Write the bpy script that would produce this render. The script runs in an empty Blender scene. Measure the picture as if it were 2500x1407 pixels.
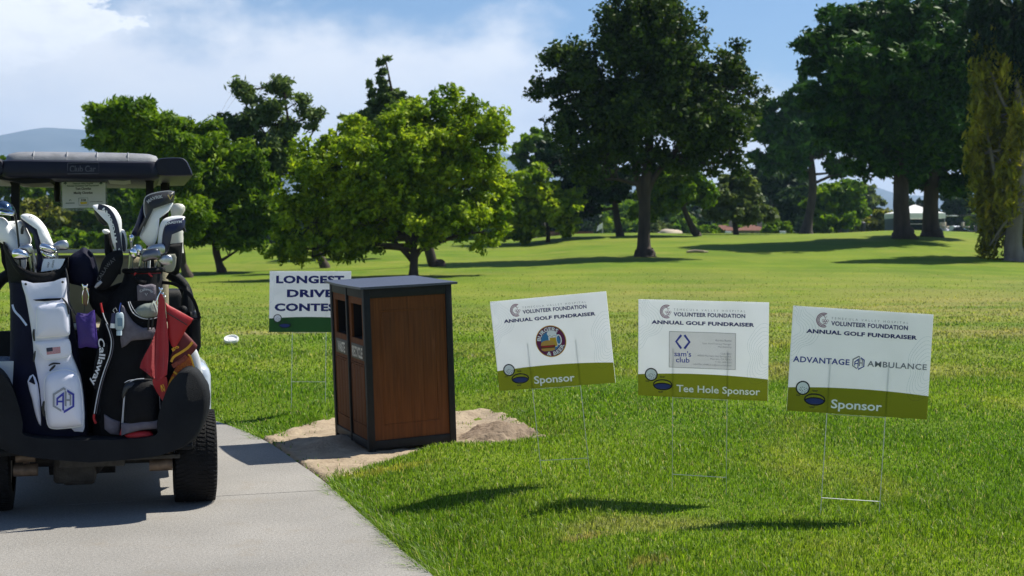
import bpy, bmesh, math, random
import numpy as np
from mathutils import Vector, Matrix
from mathutils.noise import noise as mnoise
random.seed(7); RNG = np.random.default_rng(11)
R = math.radians; PI = math.pi
scene = bpy.context.scene
col = scene.collection

# ------------------------------------------------------------------ camera model (photo is 2500 px wide)
F = 3400.0; PITCH = math.atan(116.5/F); CAM = Vector((0, 0, 1.33))
FW = Vector((0, math.cos(PITCH), -math.sin(PITCH))); UP = Vector((0, math.sin(PITCH), math.cos(PITCH)))
def ray(px, py):
    return Vector((1, 0, 0))*((px-1250)/F) + UP*(-(py-703.5)/F) + FW
def at(px, py, Y):
    d = ray(px, py); return CAM + d*(Y/d.y)
cam = bpy.data.cameras.new('camera'); co = bpy.data.objects.new('camera', cam); col.objects.link(co)
co.location = CAM; co.rotation_euler = (PI/2-PITCH, 0, 0)
cam.sensor_width = 36; cam.lens = F/2500*36; cam.clip_start = .1; cam.clip_end = 20000
cam.dof.use_dof = True; cam.dof.focus_distance = 6.7; cam.dof.aperture_fstop = 6.3
scene.camera = co

# ------------------------------------------------------------------ materials
def mat(name, c, rough=.6, metal=0., var=.12, vscale=8., bump=0., bscale=60., spec=.5, trans=0., coat=0., c2=None, rnd=0., coords='Object', tc=None, sheen=0., detail=4., stretch=None):
    m = bpy.data.materials.new(name); m.use_nodes = True; nt = m.node_tree; N = nt.nodes; L = nt.links
    b = N['Principled BSDF']; out = N['Material Output']
    b.inputs['Roughness'].default_value = rough; b.inputs['Metallic'].default_value = metal
    b.inputs['Specular IOR Level'].default_value = spec; b.inputs['Coat Weight'].default_value = coat
    if sheen: b.inputs['Sheen Weight'].default_value = sheen
    t = N.new('ShaderNodeTexCoord'); src = t.outputs[coords]
    if stretch:
        mp = N.new('ShaderNodeMapping'); mp.inputs['Scale'].default_value = stretch; L.new(src, mp.inputs['Vector']); src = mp.outputs[0]
    n = N.new('ShaderNodeTexNoise'); n.inputs['Scale'].default_value = vscale; n.inputs['Detail'].default_value = detail
    L.new(src, n.inputs['Vector'])
    rp = N.new('ShaderNodeMapRange'); rp.inputs[1].default_value = .3; rp.inputs[2].default_value = .7
    L.new(n.outputs[0], rp.inputs[0])
    mx = N.new('ShaderNodeMix'); mx.data_type = 'RGBA'
    lo = c2 or tuple(max(0, x*(1-var)) for x in c); hi = c if c2 else tuple(min(1, x*(1+var)) for x in c)
    mx.inputs[6].default_value = (*lo, 1); mx.inputs[7].default_value = (*hi, 1)
    L.new(rp.outputs[0], mx.inputs[0]); colr = mx.outputs[2]
    if rnd:
        a = N.new('ShaderNodeAttribute'); a.attribute_name = 'rnd'
        mr = N.new('ShaderNodeMapRange'); mr.inputs[3].default_value = 1-rnd; mr.inputs[4].default_value = 1+rnd
        L.new(a.outputs['Fac'], mr.inputs[0])
        hs = N.new('ShaderNodeHueSaturation'); L.new(colr, hs.inputs['Color']); L.new(mr.outputs[0], hs.inputs['Value'])
        m2 = N.new('ShaderNodeMapRange'); m2.inputs[3].default_value = .5+.035*rnd; m2.inputs[4].default_value = .5-.055*rnd
        L.new(a.outputs['Fac'], m2.inputs[0]); L.new(m2.outputs[0], hs.inputs['Hue'])
        colr = hs.outputs[0]
    L.new(colr, b.inputs['Base Color'])
    if bump:
        bn = N.new('ShaderNodeTexNoise'); bn.inputs['Scale'].default_value = bscale; bn.inputs['Detail'].default_value = 3
        L.new(src, bn.inputs['Vector'])
        bp = N.new('ShaderNodeBump'); bp.inputs['Strength'].default_value = bump; bp.inputs['Distance'].default_value = .01
        L.new(bn.outputs[0], bp.inputs['Height']); L.new(bp.outputs[0], b.inputs['Normal'])
    if trans:
        tr = N.new('ShaderNodeBsdfTranslucent')
        if tc:
            mm = N.new('ShaderNodeMix'); mm.data_type = 'RGBA'; mm.blend_type = 'MULTIPLY'; mm.inputs[0].default_value = 1
            L.new(colr, mm.inputs[6]); mm.inputs[7].default_value = (*tc, 1); L.new(mm.outputs[2], tr.inputs[0])
        else: L.new(colr, tr.inputs[0])
        ms = N.new('ShaderNodeMixShader'); ms.inputs[0].default_value = trans
        L.new(b.outputs[0], ms.inputs[1]); L.new(tr.outputs[0], ms.inputs[2]); L.new(ms.outputs[0], out.inputs['Surface'])
    return m

# ------------------------------------------------------------------ mesh building
class MB:
    def __init__(s): s.v = []; s.f = []; s.sm = []
    def add(s, vs, fs, smooth=True):
        o = len(s.v); s.v += [tuple(v) for v in vs]; s.f += [tuple(i+o for i in f) for f in fs]; s.sm += [smooth]*len(fs); return s
    def bm(s, bm, smooth=False):
        bm.verts.ensure_lookup_table()
        for i, v in enumerate(bm.verts): v.index = i
        s.add([v.co[:] for v in bm.verts], [[v.index for v in f.verts] for f in bm.faces], smooth); bm.free(); return s
    def box(s, c, size, r=0., rot=None, seg=2):
        bm = bmesh.new(); bmesh.ops.create_cube(bm, size=1)
        bmesh.ops.scale(bm, vec=size, verts=bm.verts)
        if r: bmesh.ops.bevel(bm, geom=bm.edges[:], offset=r, segments=seg, affect='EDGES', profile=.5)
        if rot is not None: bmesh.ops.transform(bm, matrix=rot.to_4x4(), verts=bm.verts)
        bmesh.ops.translate(bm, vec=c, verts=bm.verts)
        return s.bm(bm, bool(r))
    def bar(s, a, b, w, h, r=0.):
        a, b = Vector(a), Vector(b); d = b-a
        return s.box((a+b)/2, (w, h, d.length), r, d.to_track_quat('Z', 'Y').to_matrix())
    def tube(s, pts, rad, n=8, cap=True, flat=1.):
        pts = [Vector(p) for p in pts]; k = len(pts)
        if not hasattr(rad, '__len__'): rad = [rad]*k
        vs = []; fs = []; ref = None
        for i, p in enumerate(pts):
            t = (pts[min(i+1, k-1)]-pts[max(i-1, 0)])
            if t.length < 1e-9: t = Vector((0, 0, 1))
            t.normalize()
            if ref is None: ref = t.orthogonal().normalized()
            ref = (ref-t*ref.dot(t))
            if ref.length < 1e-6: ref = t.orthogonal()
            ref.normalize(); b = t.cross(ref)
            for j in range(n):
                a = 2*PI*j/n; vs.append(p+ref*(math.cos(a)*rad[i])+b*(math.sin(a)*rad[i]*flat))
        for i in range(k-1):
            for j in range(n): fs.append((i*n+j, i*n+(j+1) % n, (i+1)*n+(j+1) % n, (i+1)*n+j))
        if cap: fs += [tuple(range(n))[::-1], tuple((k-1)*n+j for j in range(n))]
        return s.add(vs, fs)
    def loft(s, rings, cap=True, closed=True):
        n = len(rings[0]); vs = [p for r in rings for p in r]; fs = []
        for i in range(len(rings)-1):
            for j in range(n if closed else n-1): fs.append((i*n+j, i*n+(j+1) % n, (i+1)*n+(j+1) % n, (i+1)*n+j))
        if cap: fs += [tuple(range(n))[::-1], tuple((len(rings)-1)*n+j for j in range(n))]
        return s.add(vs, fs)
    def sphere(s, c, r, n=12, m=8):
        if not hasattr(r, '__len__'): r = (r, r, r)
        rings = []
        for i in range(m+1):
            a = PI*i/m-PI/2; q = max(math.cos(a), 1e-3)
            rings.append([(c[0]+r[0]*q*math.cos(2*PI*j/n), c[1]+r[1]*q*math.sin(2*PI*j/n), c[2]+r[2]*math.sin(a)) for j in range(n)])
        return s.loft(rings)
    def cyl(s, a, b, r, n=20, r2=None):
        return s.tube([a, b], [r, r if r2 is None else r2], n)
    def prism(s, pts, off, smooth=False):
        """polygon of 3-D points pushed by vector off"""
        k = len(pts); off = Vector(off); a = [Vector(p) for p in pts]; b = [p+off for p in a]
        return s.add(a+b, [tuple(range(k)), tuple(range(2*k-1, k-1, -1))]+[(i, i+k, (i+1) % k+k, (i+1) % k) for i in range(k)], smooth)

FR = [Matrix.Identity(4)]          # frame in which the vertices that follow are given
WORLD = {}
def finish(name, mb, m, parent=None, frame=None, sharp=35):
    fr = FR[-1] if frame is None else frame
    base = WORLD[parent.name] if parent is not None else Matrix.Identity(4)
    M = base.inverted() @ fr
    me = bpy.data.meshes.new(name)
    me.from_pydata([tuple(M @ Vector(v)) for v in mb.v], [], mb.f)
    me.polygons.foreach_set('use_smooth', mb.sm)
    bm = bmesh.new(); bm.from_mesh(me); bmesh.ops.recalc_face_normals(bm, faces=bm.faces)
    for e in bm.edges:
        if len(e.link_faces) == 2 and e.calc_face_angle(0) > R(sharp): e.smooth = False
    bm.to_mesh(me); bm.free()
    me.materials.append(m); o = bpy.data.objects.new(name, me); col.objects.link(o)
    if parent is not None:
        o.parent = parent; WORLD[o.name] = base
    else: WORLD[o.name] = Matrix.Identity(4)
    return o
def tag(o, label, cat, group=None, kind=None):
    if label: o['label'] = label
    if cat: o['category'] = cat
    if group: o['group'] = group
    if kind: o['kind'] = kind
    return o
def thing(name, label, cat, loc, group=None, frame=None):
    """Empty at the base point loc given in the current frame"""
    fr = FR[-1] if frame is None else frame
    o = bpy.data.objects.new(name, None); col.objects.link(o); o.empty_display_size = .05
    M = fr @ Matrix.Translation(Vector(loc)); o.matrix_world = M; WORLD[o.name] = M.copy()
    return tag(o, label, cat, group)
def npmesh(name, V, Fc, m, parent=None, rnd=None, smooth=False):
    V = np.asarray(V, np.float32); Fc = np.asarray(Fc, np.int32); k = Fc.shape[1]
    if parent is not None:
        M = np.array(WORLD[parent.name].inverted()); V = V @ M[:3, :3].T.astype(np.float32) + M[:3, 3].astype(np.float32)
    me = bpy.data.meshes.new(name); me.vertices.add(len(V)); me.vertices.foreach_set('co', V.ravel())
    me.loops.add(Fc.size); me.loops.foreach_set('vertex_index', Fc.ravel())
    me.polygons.add(len(Fc)); me.polygons.foreach_set('loop_start', np.arange(len(Fc), dtype=np.int32)*k)
    if smooth: me.polygons.foreach_set('use_smooth', np.ones(len(Fc), bool))
    me.update(calc_edges=True)
    if rnd is not None:
        a = me.attributes.new('rnd', 'FLOAT', 'FACE'); a.data.foreach_set('value', np.asarray(rnd, np.float32))
    me.materials.append(m); o = bpy.data.objects.new(name, me); col.objects.link(o)
    if parent is not None: o.parent = parent; WORLD[o.name] = WORLD[parent.name]
    return o
def smooth_pts(pts, n=4, closed=True):
    k = len(pts); out = []
    for i in range(k if closed else k-1):
        p = [pts[(i+j) % k] if closed else pts[min(max(i+j, 0), k-1)] for j in (-1, 0, 1, 2)]
        for q in range(n):
            t = q/n
            out.append(tuple(.5*((2*b)+(-a+c)*t+(2*a-5*b+4*c-d)*t*t+(-a+3*b-3*c+d)*t**3) for a, b, c, d in zip(*p)))
    if not closed: out.append(tuple(pts[-1]))
    return out
_txt = {}
def text_geo(s, bold=0., space=1.):
    key = (s, bold, space)
    if key not in _txt:
        c = bpy.data.curves.new('t', 'FONT'); c.body = s; c.offset = bold; c.space_character = space; c.resolution_u = 3; c.align_x = 'LEFT'
        o = bpy.data.objects.new('t', c); col.objects.link(o); bpy.context.view_layer.update()
        me = bpy.data.meshes.new_from_object(o.evaluated_get(bpy.context.evaluated_depsgraph_get()))
        V = [v.co[:] for v in me.vertices]; Fs = [tuple(p.vertices) for p in me.polygons]
        bpy.data.objects.remove(o); bpy.data.curves.remove(c); bpy.data.meshes.remove(me)
        x0 = min(v[0] for v in V); x1 = max(v[0] for v in V); y0 = min(v[1] for v in V); y1 = max(v[1] for v in V)
        _txt[key] = ([(v[0]-x0, v[1]) for v in V], Fs, x1-x0, y0, y1)
    return _txt[key]
def text(mb, s, fn, bold=0., space=1., capfit=True):
    """fn(u, v) maps u 0..1 along the line and v 0..1 from baseline to cap height to a 3-D point"""
    V, Fs, w, y0, y1 = text_geo(s, bold, space)
    cap = .729 if capfit else y1
    return mb.add([fn(x/w, y/cap) for x, y in V], Fs, False)
# ------------------------------------------------------------------ terrain
SKY = [(-3000, 640), (-600, 612), (0, 609), (450, 605), (700, 602), (1000, 593), (1290, 589), (1400, 577), (1560, 572), (1900, 571), (2100, 566), (2180, 561), (2400, 572), (2500, 584), (2800, 596), (5500, 610)]
SU = np.array([(a-1250)/F for a, b in SKY]); SZ = np.array([1.33-(b-587)/F*80 for a, b in SKY])
def sst(t): t = np.clip(t, 0, 1); return t*t*(3-2*t)
EDGE = [(1.6, 1.5), (.6, 3.0), (.03, 4.5), (-.316, 5.51), (-.676, 6.57), (-1.09, 7.82), (-1.24, 8.2), (-1.66, 9.27), (-2.23, 10.3), (-3.1, 11.5), (-4.4, 13.0), (-6.5, 15.0), (-10, 17.5)]
EDGE = smooth_pts(EDGE, 5, False)
EX = np.array([p[0] for p in EDGE]); EY = np.array([p[1] for p in EDGE])
def edge_dist(X, Y):
    """signed distance from the right edge of the path, positive on the lawn"""
    X = np.asarray(X, float); Y = np.asarray(Y, float); best = np.full(X.shape, 1e9); sg = np.ones(X.shape)
    for i in range(len(EX)-1):
        ax, ay, bx, by = EX[i], EY[i], EX[i+1], EY[i+1]; dx, dy = bx-ax, by-ay
        t = np.clip(((X-ax)*dx+(Y-ay)*dy)/(dx*dx+dy*dy), 0, 1)
        d = np.hypot(X-ax-t*dx, Y-ay-t*dy); s = np.where(dx*(Y-ay)-dy*(X-ax) < 0, 1, -1)
        m = d < best; best = np.where(m, d, best); sg = np.where(m, s, sg)
    return best*sg
def gp(px, py, z=0.):
    d = ray(px, py); t = (z-CAM.z)/d.z; return (d.x*t, CAM.y+d.y*t)
DPX = [(600, 1072), (650, 1064), (700, 1052), (815, 1030), (900, 1016), (1020, 1010), (1115, 1016), (1180, 1012), (1235, 1030), (1262, 1062), (1325, 1092), (1250, 1106), (1150, 1114), (1040, 1116), (960, 1126), (880, 1140), (800, 1162), (765, 1172), (690, 1150), (600, 1110)]
DP = np.array(smooth_pts([gp(a, b, .02) for a, b in DPX], 3))
def poly_dist(X, Y, P):
    X = np.asarray(X, float); Y = np.asarray(Y, float); best = np.full(X.shape, 1e9); ins = np.zeros(X.shape, bool); n = len(P)
    for i in range(n):
        ax, ay = P[i]; bx, by = P[(i+1) % n]; dx, dy = bx-ax, by-ay
        t = np.clip(((X-ax)*dx+(Y-ay)*dy)/(dx*dx+dy*dy+1e-12), 0, 1)
        best = np.minimum(best, np.hypot(X-ax-t*dx, Y-ay-t*dy))
        ins ^= ((ay > Y) != (by > Y)) & (X < (bx-ax)*(Y-ay)/(by-ay+1e-12)+ax)
    return np.where(ins, -best, best)      # negative inside
def ground(X, Y):
    X = np.asarray(X, float); Y = np.asarray(Y, float)
    s = edge_dist(X, Y) if X.size < 400000 else np.full(X.shape, 2.)
    near = -.035+.04*sst((s+.02)/.05)+.13*sst(s/.9)
    dd = poly_dist(X, Y, DP); k = 1-sst((dd+.15)/.45); near = near*(1-k)+np.where(s > 0, .0, near)*k
    zt = np.interp(X/np.maximum(Y, 1), SU, SZ)
    t = sst((Y-27)/(80-27)); z = near*(1-t)+zt*t
    w = sst((Y-16)/15)*(1-sst((Y-95)/30))
    z = z+w*(.10*np.sin(X*.21+1.3)*np.sin(Y*.17+.5)+.05*np.sin(X*.09-Y*.31))
    far = sst((Y-400)/3000); z = z*(1-far)+1.0*far
    side = sst((-Y+1)/30); return z*(1-side)
def gz(x, y): return float(ground(np.array([x]), np.array([y]))[0])
def hit(px, py, y0=14, y1=150):
    """where the ray through a photo pixel meets the terrain"""
    Ys = np.linspace(y0, y1, 700); d = ray(px, py)
    Z = CAM.z+d.z/d.y*Ys; G = ground(d.x/d.y*Ys, Ys); k = np.argmax(G > Z)
    if not (G > Z).any(): k = int(np.argmin(np.abs(G-Z)))
    Y = float(Ys[k]); return Vector((d.x/d.y*Y, Y, gz(d.x/d.y*Y, Y)))

def grass_mat(name, blade):
    m = bpy.data.materials.new(name); m.use_nodes = True; nt = m.node_tree; N = nt.nodes; L = nt.links
    b = N['Principled BSDF']; out = N['Material Output']; b.inputs['Roughness'].default_value = .5 if blade else .9; b.inputs['Specular IOR Level'].default_value = .35 if blade else .1
    g = N.new('ShaderNodeNewGeometry')
    def noise(scale, st=(1, 1, 1), det=4, rough=.5):
        mp = N.new('ShaderNodeMapping'); mp.inputs['Scale'].default_value = st; L.new(g.outputs['Position'], mp.inputs[0])
        n = N.new('ShaderNodeTexNoise'); n.inputs['Scale'].default_value = scale; n.inputs['Detail'].default_value = det; n.inputs['Roughness'].default_value = rough
        L.new(mp.outputs[0], n.inputs['Vector']); return n.outputs[0]
    def rng(v, a, b_, c=0., d=1.):
        r = N.new('ShaderNodeMapRange'); r.interpolation_type = 'SMOOTHSTEP'
        for i, x in enumerate((a, b_, c, d)): r.inputs[i+1].default_value = x
        L.new(v, r.inputs[0]); return r.outputs[0]
    def mix(f, a, b_, mode='MIX'):
        x = N.new('ShaderNodeMix'); x.data_type = 'RGBA'; x.blend_type = mode
        if isinstance(f, float): x.inputs[0].default_value = f
        else: L.new(f, x.inputs[0])
        for i, c in ((6, a), (7, b_)):
            if isinstance(c, tuple): x.inputs[i].default_value = (*c, 1)
            else: L.new(c, x.inputs[i])
        return x.outputs[2]
    def math_(op, a, b_):
        x = N.new('ShaderNodeMath'); x.operation = op
        for i, c in ((0, a), (1, b_)):
            if isinstance(c, (int, float)): x.inputs[i].default_value = c
            else: L.new(c, x.inputs[i])
        return x.outputs[0]
    G1, G2 = ((.098, .195, .009), (.150, .240, .013)) if blade else ((.125, .205, .010), (.205, .275, .020)); YEL = (.30, .29, .055); DRY = (.36, .29, .12)
    c = mix(rng(noise(.35, (1, .6, 1)), .35, .65), G1, G2)
    c = mix(math_('MULTIPLY', rng(noise(.9, (1, .5, 1), 5, .6), .52, .74), .6), c, YEL)
    # the dry, worn strip of turf beyond the right-hand signs
    sx = N.new('ShaderNodeSeparateXYZ'); L.new(g.outputs['Position'], sx.inputs[0])
    band = math_('MULTIPLY', rng(sx.outputs[1], 11., 19.), rng(sx.outputs[1], 46., 24.))
    band = math_('MULTIPLY', band, rng(sx.outputs[0], -2., 6., .35, 1.))
    c = mix(math_('MULTIPLY', math_('MULTIPLY', band, rng(noise(.5, (.5, 1, 1), 5, .6), .3, .62)), .75), c, DRY)
    c = mix(math_('MULTIPLY', rng(noise(.06, (.5, 1.6, 1), 3), .45, .7), math_('MULTIPLY', rng(sx.outputs[1], 18., 35.), .5)), c, YEL)
    for (cx_, cy_, rx_, ry_, amt, cc_) in ((.55, 5.85, .5, .22, .45, DRY), (.52, 5.2, .12, .07, .5, (.30, .19, .10)), (.30, 5.7, .16, .05, .8, DRY), (-.72, 7.72, .35, .12, .55, (.42, .36, .08)), (2.9, 12.8, 2.2, 1.2, .5, DRY), (-3.2, 18., .9, .5, .6, (.40, .33, .16)), (-.3, 14.3, .4, .2, .5, DRY)):
        dx_ = math_('DIVIDE', math_('SUBTRACT', sx.outputs[0], cx_), rx_); dy_ = math_('DIVIDE', math_('SUBTRACT', sx.outputs[1], cy_), ry_)
        rr_ = math_('ADD', math_('ADD', math_('MULTIPLY', dx_, dx_), math_('MULTIPLY', dy_, dy_)), math_('MULTIPLY', noise(9., (1, 1, 1), 4), 1.2))
        c = mix(math_('MULTIPLY', rng(rr_, 1.5, .7), amt), c, cc_)
    c = mix(math_('MULTIPLY', rng(noise(.8, (.22, 1, 1), 6, .65), .5, .72), math_('MULTIPLY', rng(sx.outputs[1], 15., 26.), .4)), c, (.30, .27, .07))
    wave = N.new('ShaderNodeTexWave'); wave.inputs['Scale'].default_value = .12; wave.bands_direction = 'Y'; wave.inputs['Distortion'].default_value = 3.; wave.inputs['Detail'].default_value = 2
    L.new(g.outputs['Position'], wave.inputs['Vector'])
    c = mix(math_('MULTIPLY', wave.outputs['Fac'], .22), c, (.06, .15, .01))
    if blade:
        a = N.new('ShaderNodeAttribute'); a.attribute_name = 'rnd'
        hs = N.new('ShaderNodeHueSaturation'); L.new(c, hs.inputs['Color']); L.new(rng(a.outputs['Fac'], 0, 1, .42, 1.75), hs.inputs['Value']); L.new(rng(a.outputs['Fac'], 0, 1, .515, .485), hs.inputs['Hue']); c = hs.outputs[0]
        dr = rng(a.outputs['Fac'], .955, .965); c = mix(dr, c, (.48, .42, .2))
        L.new(c, b.inputs['Base Color'])
        tr = N.new('ShaderNodeBsdfTranslucent'); L.new(mix(1., c, (1.25, 1.3, .7), 'MULTIPLY'), tr.inputs[0])
        ms = N.new('ShaderNodeMixShader'); ms.inputs[0].default_value = .42
        L.new(b.outputs[0], ms.inputs[1]); L.new(tr.outputs[0], ms.inputs[2]); L.new(ms.outputs[0], out.inputs['Surface'])
    else:
        fine = noise(28., (1, 1, 1), 6, .75); c = mix(rng(fine, .3, .7), mix(.45, c, (.03, .07, .006)), c)
        spk = noise(7., (1, 1, 1), 5, .7); c = mix(math_('MULTIPLY', rng(spk, .62, .75), .5), c, (.42, .40, .16))
        c = mix(1., c, (.86, .86, .8), 'MULTIPLY')
        L.new(c, b.inputs['Base Color'])
        bp = N.new('ShaderNodeBump'); bp.inputs['Strength'].default_value = .7; bp.inputs['Distance'].default_value = .04; L.new(noise(16., (1, 1, 1), 6, .7), bp.inputs['Height']); L.new(bp.outputs[0], b.inputs['Normal'])
    return m
M_GROUND = grass_mat('lawn_turf', False); M_BLADE = grass_mat('grass_blades', True)

def axis(*segs):
    out = []
    for a, b, n, p in segs:
        t = np.linspace(0, 1, n, endpoint=False); out.append(a+(b-a)*t**p)
    return np.concatenate(out+[np.array([segs[-1][1]])])
gx = np.concatenate([-np.geomspace(3300, 9, 50), np.arange(-8.9, 9, .1), np.geomspace(9.05, 3300, 50)])
gy = np.concatenate([-np.geomspace(160, 1, 10), np.arange(0, 4, .4), np.arange(4, 15, .08), np.geomspace(15, 5300, 200)])
GX, GY = np.meshgrid(gx, gy); GZ = ground(GX, GY)-.004
nx, ny = len(gx), len(gy); idx = np.arange(nx*ny).reshape(ny, nx)
Fq = np.stack([idx[:-1, :-1], idx[:-1, 1:], idx[1:, 1:], idx[1:, :-1]], -1).reshape(-1, 4)
o = npmesh('lawn', np.stack([GX, GY, GZ], -1).reshape(-1, 3), Fq, M_GROUND, smooth=True); tag(o, 'broad sunlit green golf course lawn rising towards the trees', None, kind='structure')

# grass blades (nobody could count them)
SPRIG = [gp(a, b, .02) for a, b in ((1062, 1092), (1085, 1086), (1048, 1100), (690, 1062), (665, 1078), (1135, 1030), (1150, 1040), (1240, 1070), (800, 1080), (850, 1150))]
def blades():
    P = []; W = []
    for (a, b, dens, w) in ((4.6, 7.0, 11500, .0034), (7.0, 9.2, 7000, .0042), (9.2, 12.5, 3200, .006), (12.5, 17, 1300, .0095), (17, 44, 300, .016)):
        n = int((b-a)*((a+b)*.40+.8)*dens); Y = a+(b-a)*RNG.random(n); X = (RNG.random(n)*2-1)*(Y*.40+.4)
        s = edge_dist(X, Y); dd = poly_dist(X, Y, DP)
        jit = .06*np.sin(X*23+Y*9)*np.sin(Y*17)
        fade = RNG.random(n) < (1-np.clip((Y-12.5)/31, 0, 1))**2.2
        ok = fade & (s > -.010-.035*np.clip(np.sin(Y*9+X*4)*np.sin(Y*23+1), 0, 1)) & ((dd+jit > .0) | (RNG.random(n) < .02) | ((RNG.random(n) < .55) & (np.min([np.hypot((X-a_), (Y-b_)) for a_, b_ in SPRIG], axis=0) < .07))) & (X < Y*.40+.4)
        P.append(np.stack([X[ok], Y[ok], s[ok], dd[ok]], 1)); W.append(np.full(ok.sum(), w))
    P = np.concatenate(P); W = np.concatenate(W); n = len(P); X, Y, s, dd = P.T
    z = ground(X, Y)-.006
    h = (.014+.017*RNG.random(n))*(1+.35*np.sin(X*3.1+2)*np.sin(Y*2.3))
    h *= 1+.5*np.clip(np.sin(X*5.3+1.7*np.sin(Y*3.1))*np.sin(Y*6.1+1.3*np.sin(X*2.7)), 0, 1)
    h *= 1+.9*np.exp(-s/.12)+.6*np.exp(-np.abs(dd)/.12)*RNG.random(n)
    h = np.where(Y > 12, h*1.1, h)
    yaw = RNG.random(n)*2*PI; lean = .15+.75*RNG.random(n)**1.3
    lx = np.cos(yaw)*lean; ly = np.sin(yaw)*lean
    lx -= .8*np.exp(-s/.07)                                  # hangs over the path edge
    fx = RNG.random(n)*2*PI; wx = np.cos(fx)*W; wy = np.sin(fx)*W
    base = np.stack([X, Y, z], 1); wv = np.stack([wx, wy, np.zeros(n)], 1)
    mid = base+np.stack([lx*h*.35, ly*h*.35, h*.6], 1); tip = base+np.stack([lx*h, ly*h, h*(1-.28*lean)], 1)
    V = np.stack([base-wv*.5, base+wv*.5, mid+wv*.42, mid-wv*.42, tip], 1).reshape(-1, 3)
    b0 = np.arange(n)*5
    # quad + triangle written as two quads, the upper one degenerate-free kite
    tri = np.stack([np.stack([b0, b0+1, b0+2], 1), np.stack([b0, b0+2, b0+3], 1), np.stack([b0+3, b0+2, b0+4], 1)], 1).reshape(-1, 3)
    r = RNG.random(n); return V, tri, np.repeat(r, 3)
V, T, r_ = blades()
o = npmesh('grass', V, T, M_BLADE, rnd=r_); tag(o, 'short green turf grass blades beside the concrete path', 'grass', kind='stuff')

# path: concrete slabs with a saw-cut joint
M_PATH = mat('concrete', (.265, .25, .23), rough=.9, c2=(.205, .195, .18), vscale=1.3, bump=.5, bscale=150, detail=8)
nt = M_PATH.node_tree; N = nt.nodes; L = nt.links; bs = N['Principled BSDF']; lk = bs.inputs['Base Color'].links[0].from_socket
n2 = N.new('ShaderNodeTexNoise'); n2.inputs['Scale'].default_value = 75; n2.inputs['Detail'].default_value = 5; n2.inputs['Roughness'].default_value = .8
tcd = N.new('ShaderNodeTexCoord'); L.new(tcd.outputs['Object'], n2.inputs['Vector'])
mr = N.new('ShaderNodeMapRange'); mr.inputs[1].default_value = .3; mr.inputs[2].default_value = .7; mr.inputs[3].default_value = .62; mr.inputs[4].default_value = 1.35; L.new(n2.outputs[0], mr.inputs[0])
hs = N.new('ShaderNodeHueSaturation'); L.new(lk, hs.inputs['Color']); L.new(mr.outputs[0], hs.inputs['Value'])
n3 = N.new('ShaderNodeTexNoise'); n3.inputs['Scale'].default_value = 3.2; n3.inputs['Detail'].default_value = 6; n3.inputs['Roughness'].default_value = .7; L.new(tcd.outputs['Object'], n3.inputs['Vector'])
mr3 = N.new('ShaderNodeMapRange'); mr3.inputs[1].default_value = .55; mr3.inputs[2].default_value = .8; mr3.inputs[4].default_value = .6; L.new(n3.outputs[0], mr3.inputs[0])
mx3 = N.new('ShaderNodeMix'); mx3.data_type = 'RGBA'; L.new(mr3.outputs[0], mx3.inputs[0]); L.new(hs.outputs[0], mx3.inputs[6]); mx3.inputs[7].default_value = (.2, .165, .12, 1); L.new(mx3.outputs[2], bs.inputs['Base Color'])
def path_slabs():
    mb = MB(); W_ = 3.1
    E = [Vector((x, y, 0)) for x, y in zip(EX, EY)]; Lf = []
    for i, p in enumerate(E):
        t = (E[min(i+1, len(E)-1)]-E[max(i-1, 0)]).normalized(); Lf.append(p+Vector((-t.y, t.x, 0))*W_)
    s = [0.]
    for i in range(1, len(E)): s.append(s[-1]+(E[i]-E[i-1]).length)
    def pos(a):
        i = min(max(int(np.searchsorted(s, a))-1, 0), len(s)-2); t = (a-s[i])/(s[i+1]-s[i]); return E[i].lerp(E[i+1], t), Lf[i].lerp(Lf[i+1], t)
    sj = min(range(len(E)), key=lambda i: abs(E[i].y-7.3)); joint = s[sj]+.02
    cuts = sorted([joint+k*3.05 for k in range(-3, 8)]); cuts = [c for c in cuts if .05 < c < s[-1]-.05]; cuts = [0]+cuts+[s[-1]]
    for a, b in zip(cuts[:-1], cuts[1:]):
        n = 10; ring = []
        for k in range(n+1):
            q = a+.004+(b-a-.008)*k/n; e, l = pos(q); wob = .008*mnoise(Vector((q*7, 0, 3)))
            d = (l-e).normalized(); e = e+d*wob
            ring.append([l+Vector((0, 0, -.1)), l, e+d*.006, e+Vector((0, 0, -.006)), e+Vector((0, 0, -.1))])
        mb.loft(ring, cap=True, closed=False)
    return mb
o = finish('path', path_slabs(), M_PATH); tag(o, 'pale grey concrete cart path with a cut joint', None, kind='structure')

# bare soil round the bin
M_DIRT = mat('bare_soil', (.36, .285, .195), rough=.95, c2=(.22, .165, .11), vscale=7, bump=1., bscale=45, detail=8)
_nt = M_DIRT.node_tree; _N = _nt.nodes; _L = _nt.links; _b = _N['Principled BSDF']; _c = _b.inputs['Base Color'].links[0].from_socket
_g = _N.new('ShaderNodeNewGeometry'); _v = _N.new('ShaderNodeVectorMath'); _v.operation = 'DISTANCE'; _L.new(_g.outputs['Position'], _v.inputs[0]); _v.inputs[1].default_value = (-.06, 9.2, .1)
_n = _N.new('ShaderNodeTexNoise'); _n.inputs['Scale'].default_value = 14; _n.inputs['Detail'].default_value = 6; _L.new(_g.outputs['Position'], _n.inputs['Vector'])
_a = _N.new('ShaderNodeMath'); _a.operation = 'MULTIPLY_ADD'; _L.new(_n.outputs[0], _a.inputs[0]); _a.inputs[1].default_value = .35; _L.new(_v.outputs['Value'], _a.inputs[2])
_r = _N.new('ShaderNodeMapRange'); _r.inputs[1].default_value = .62; _r.inputs[2].default_value = .42; _L.new(_a.outputs[0], _r.inputs[0])
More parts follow.
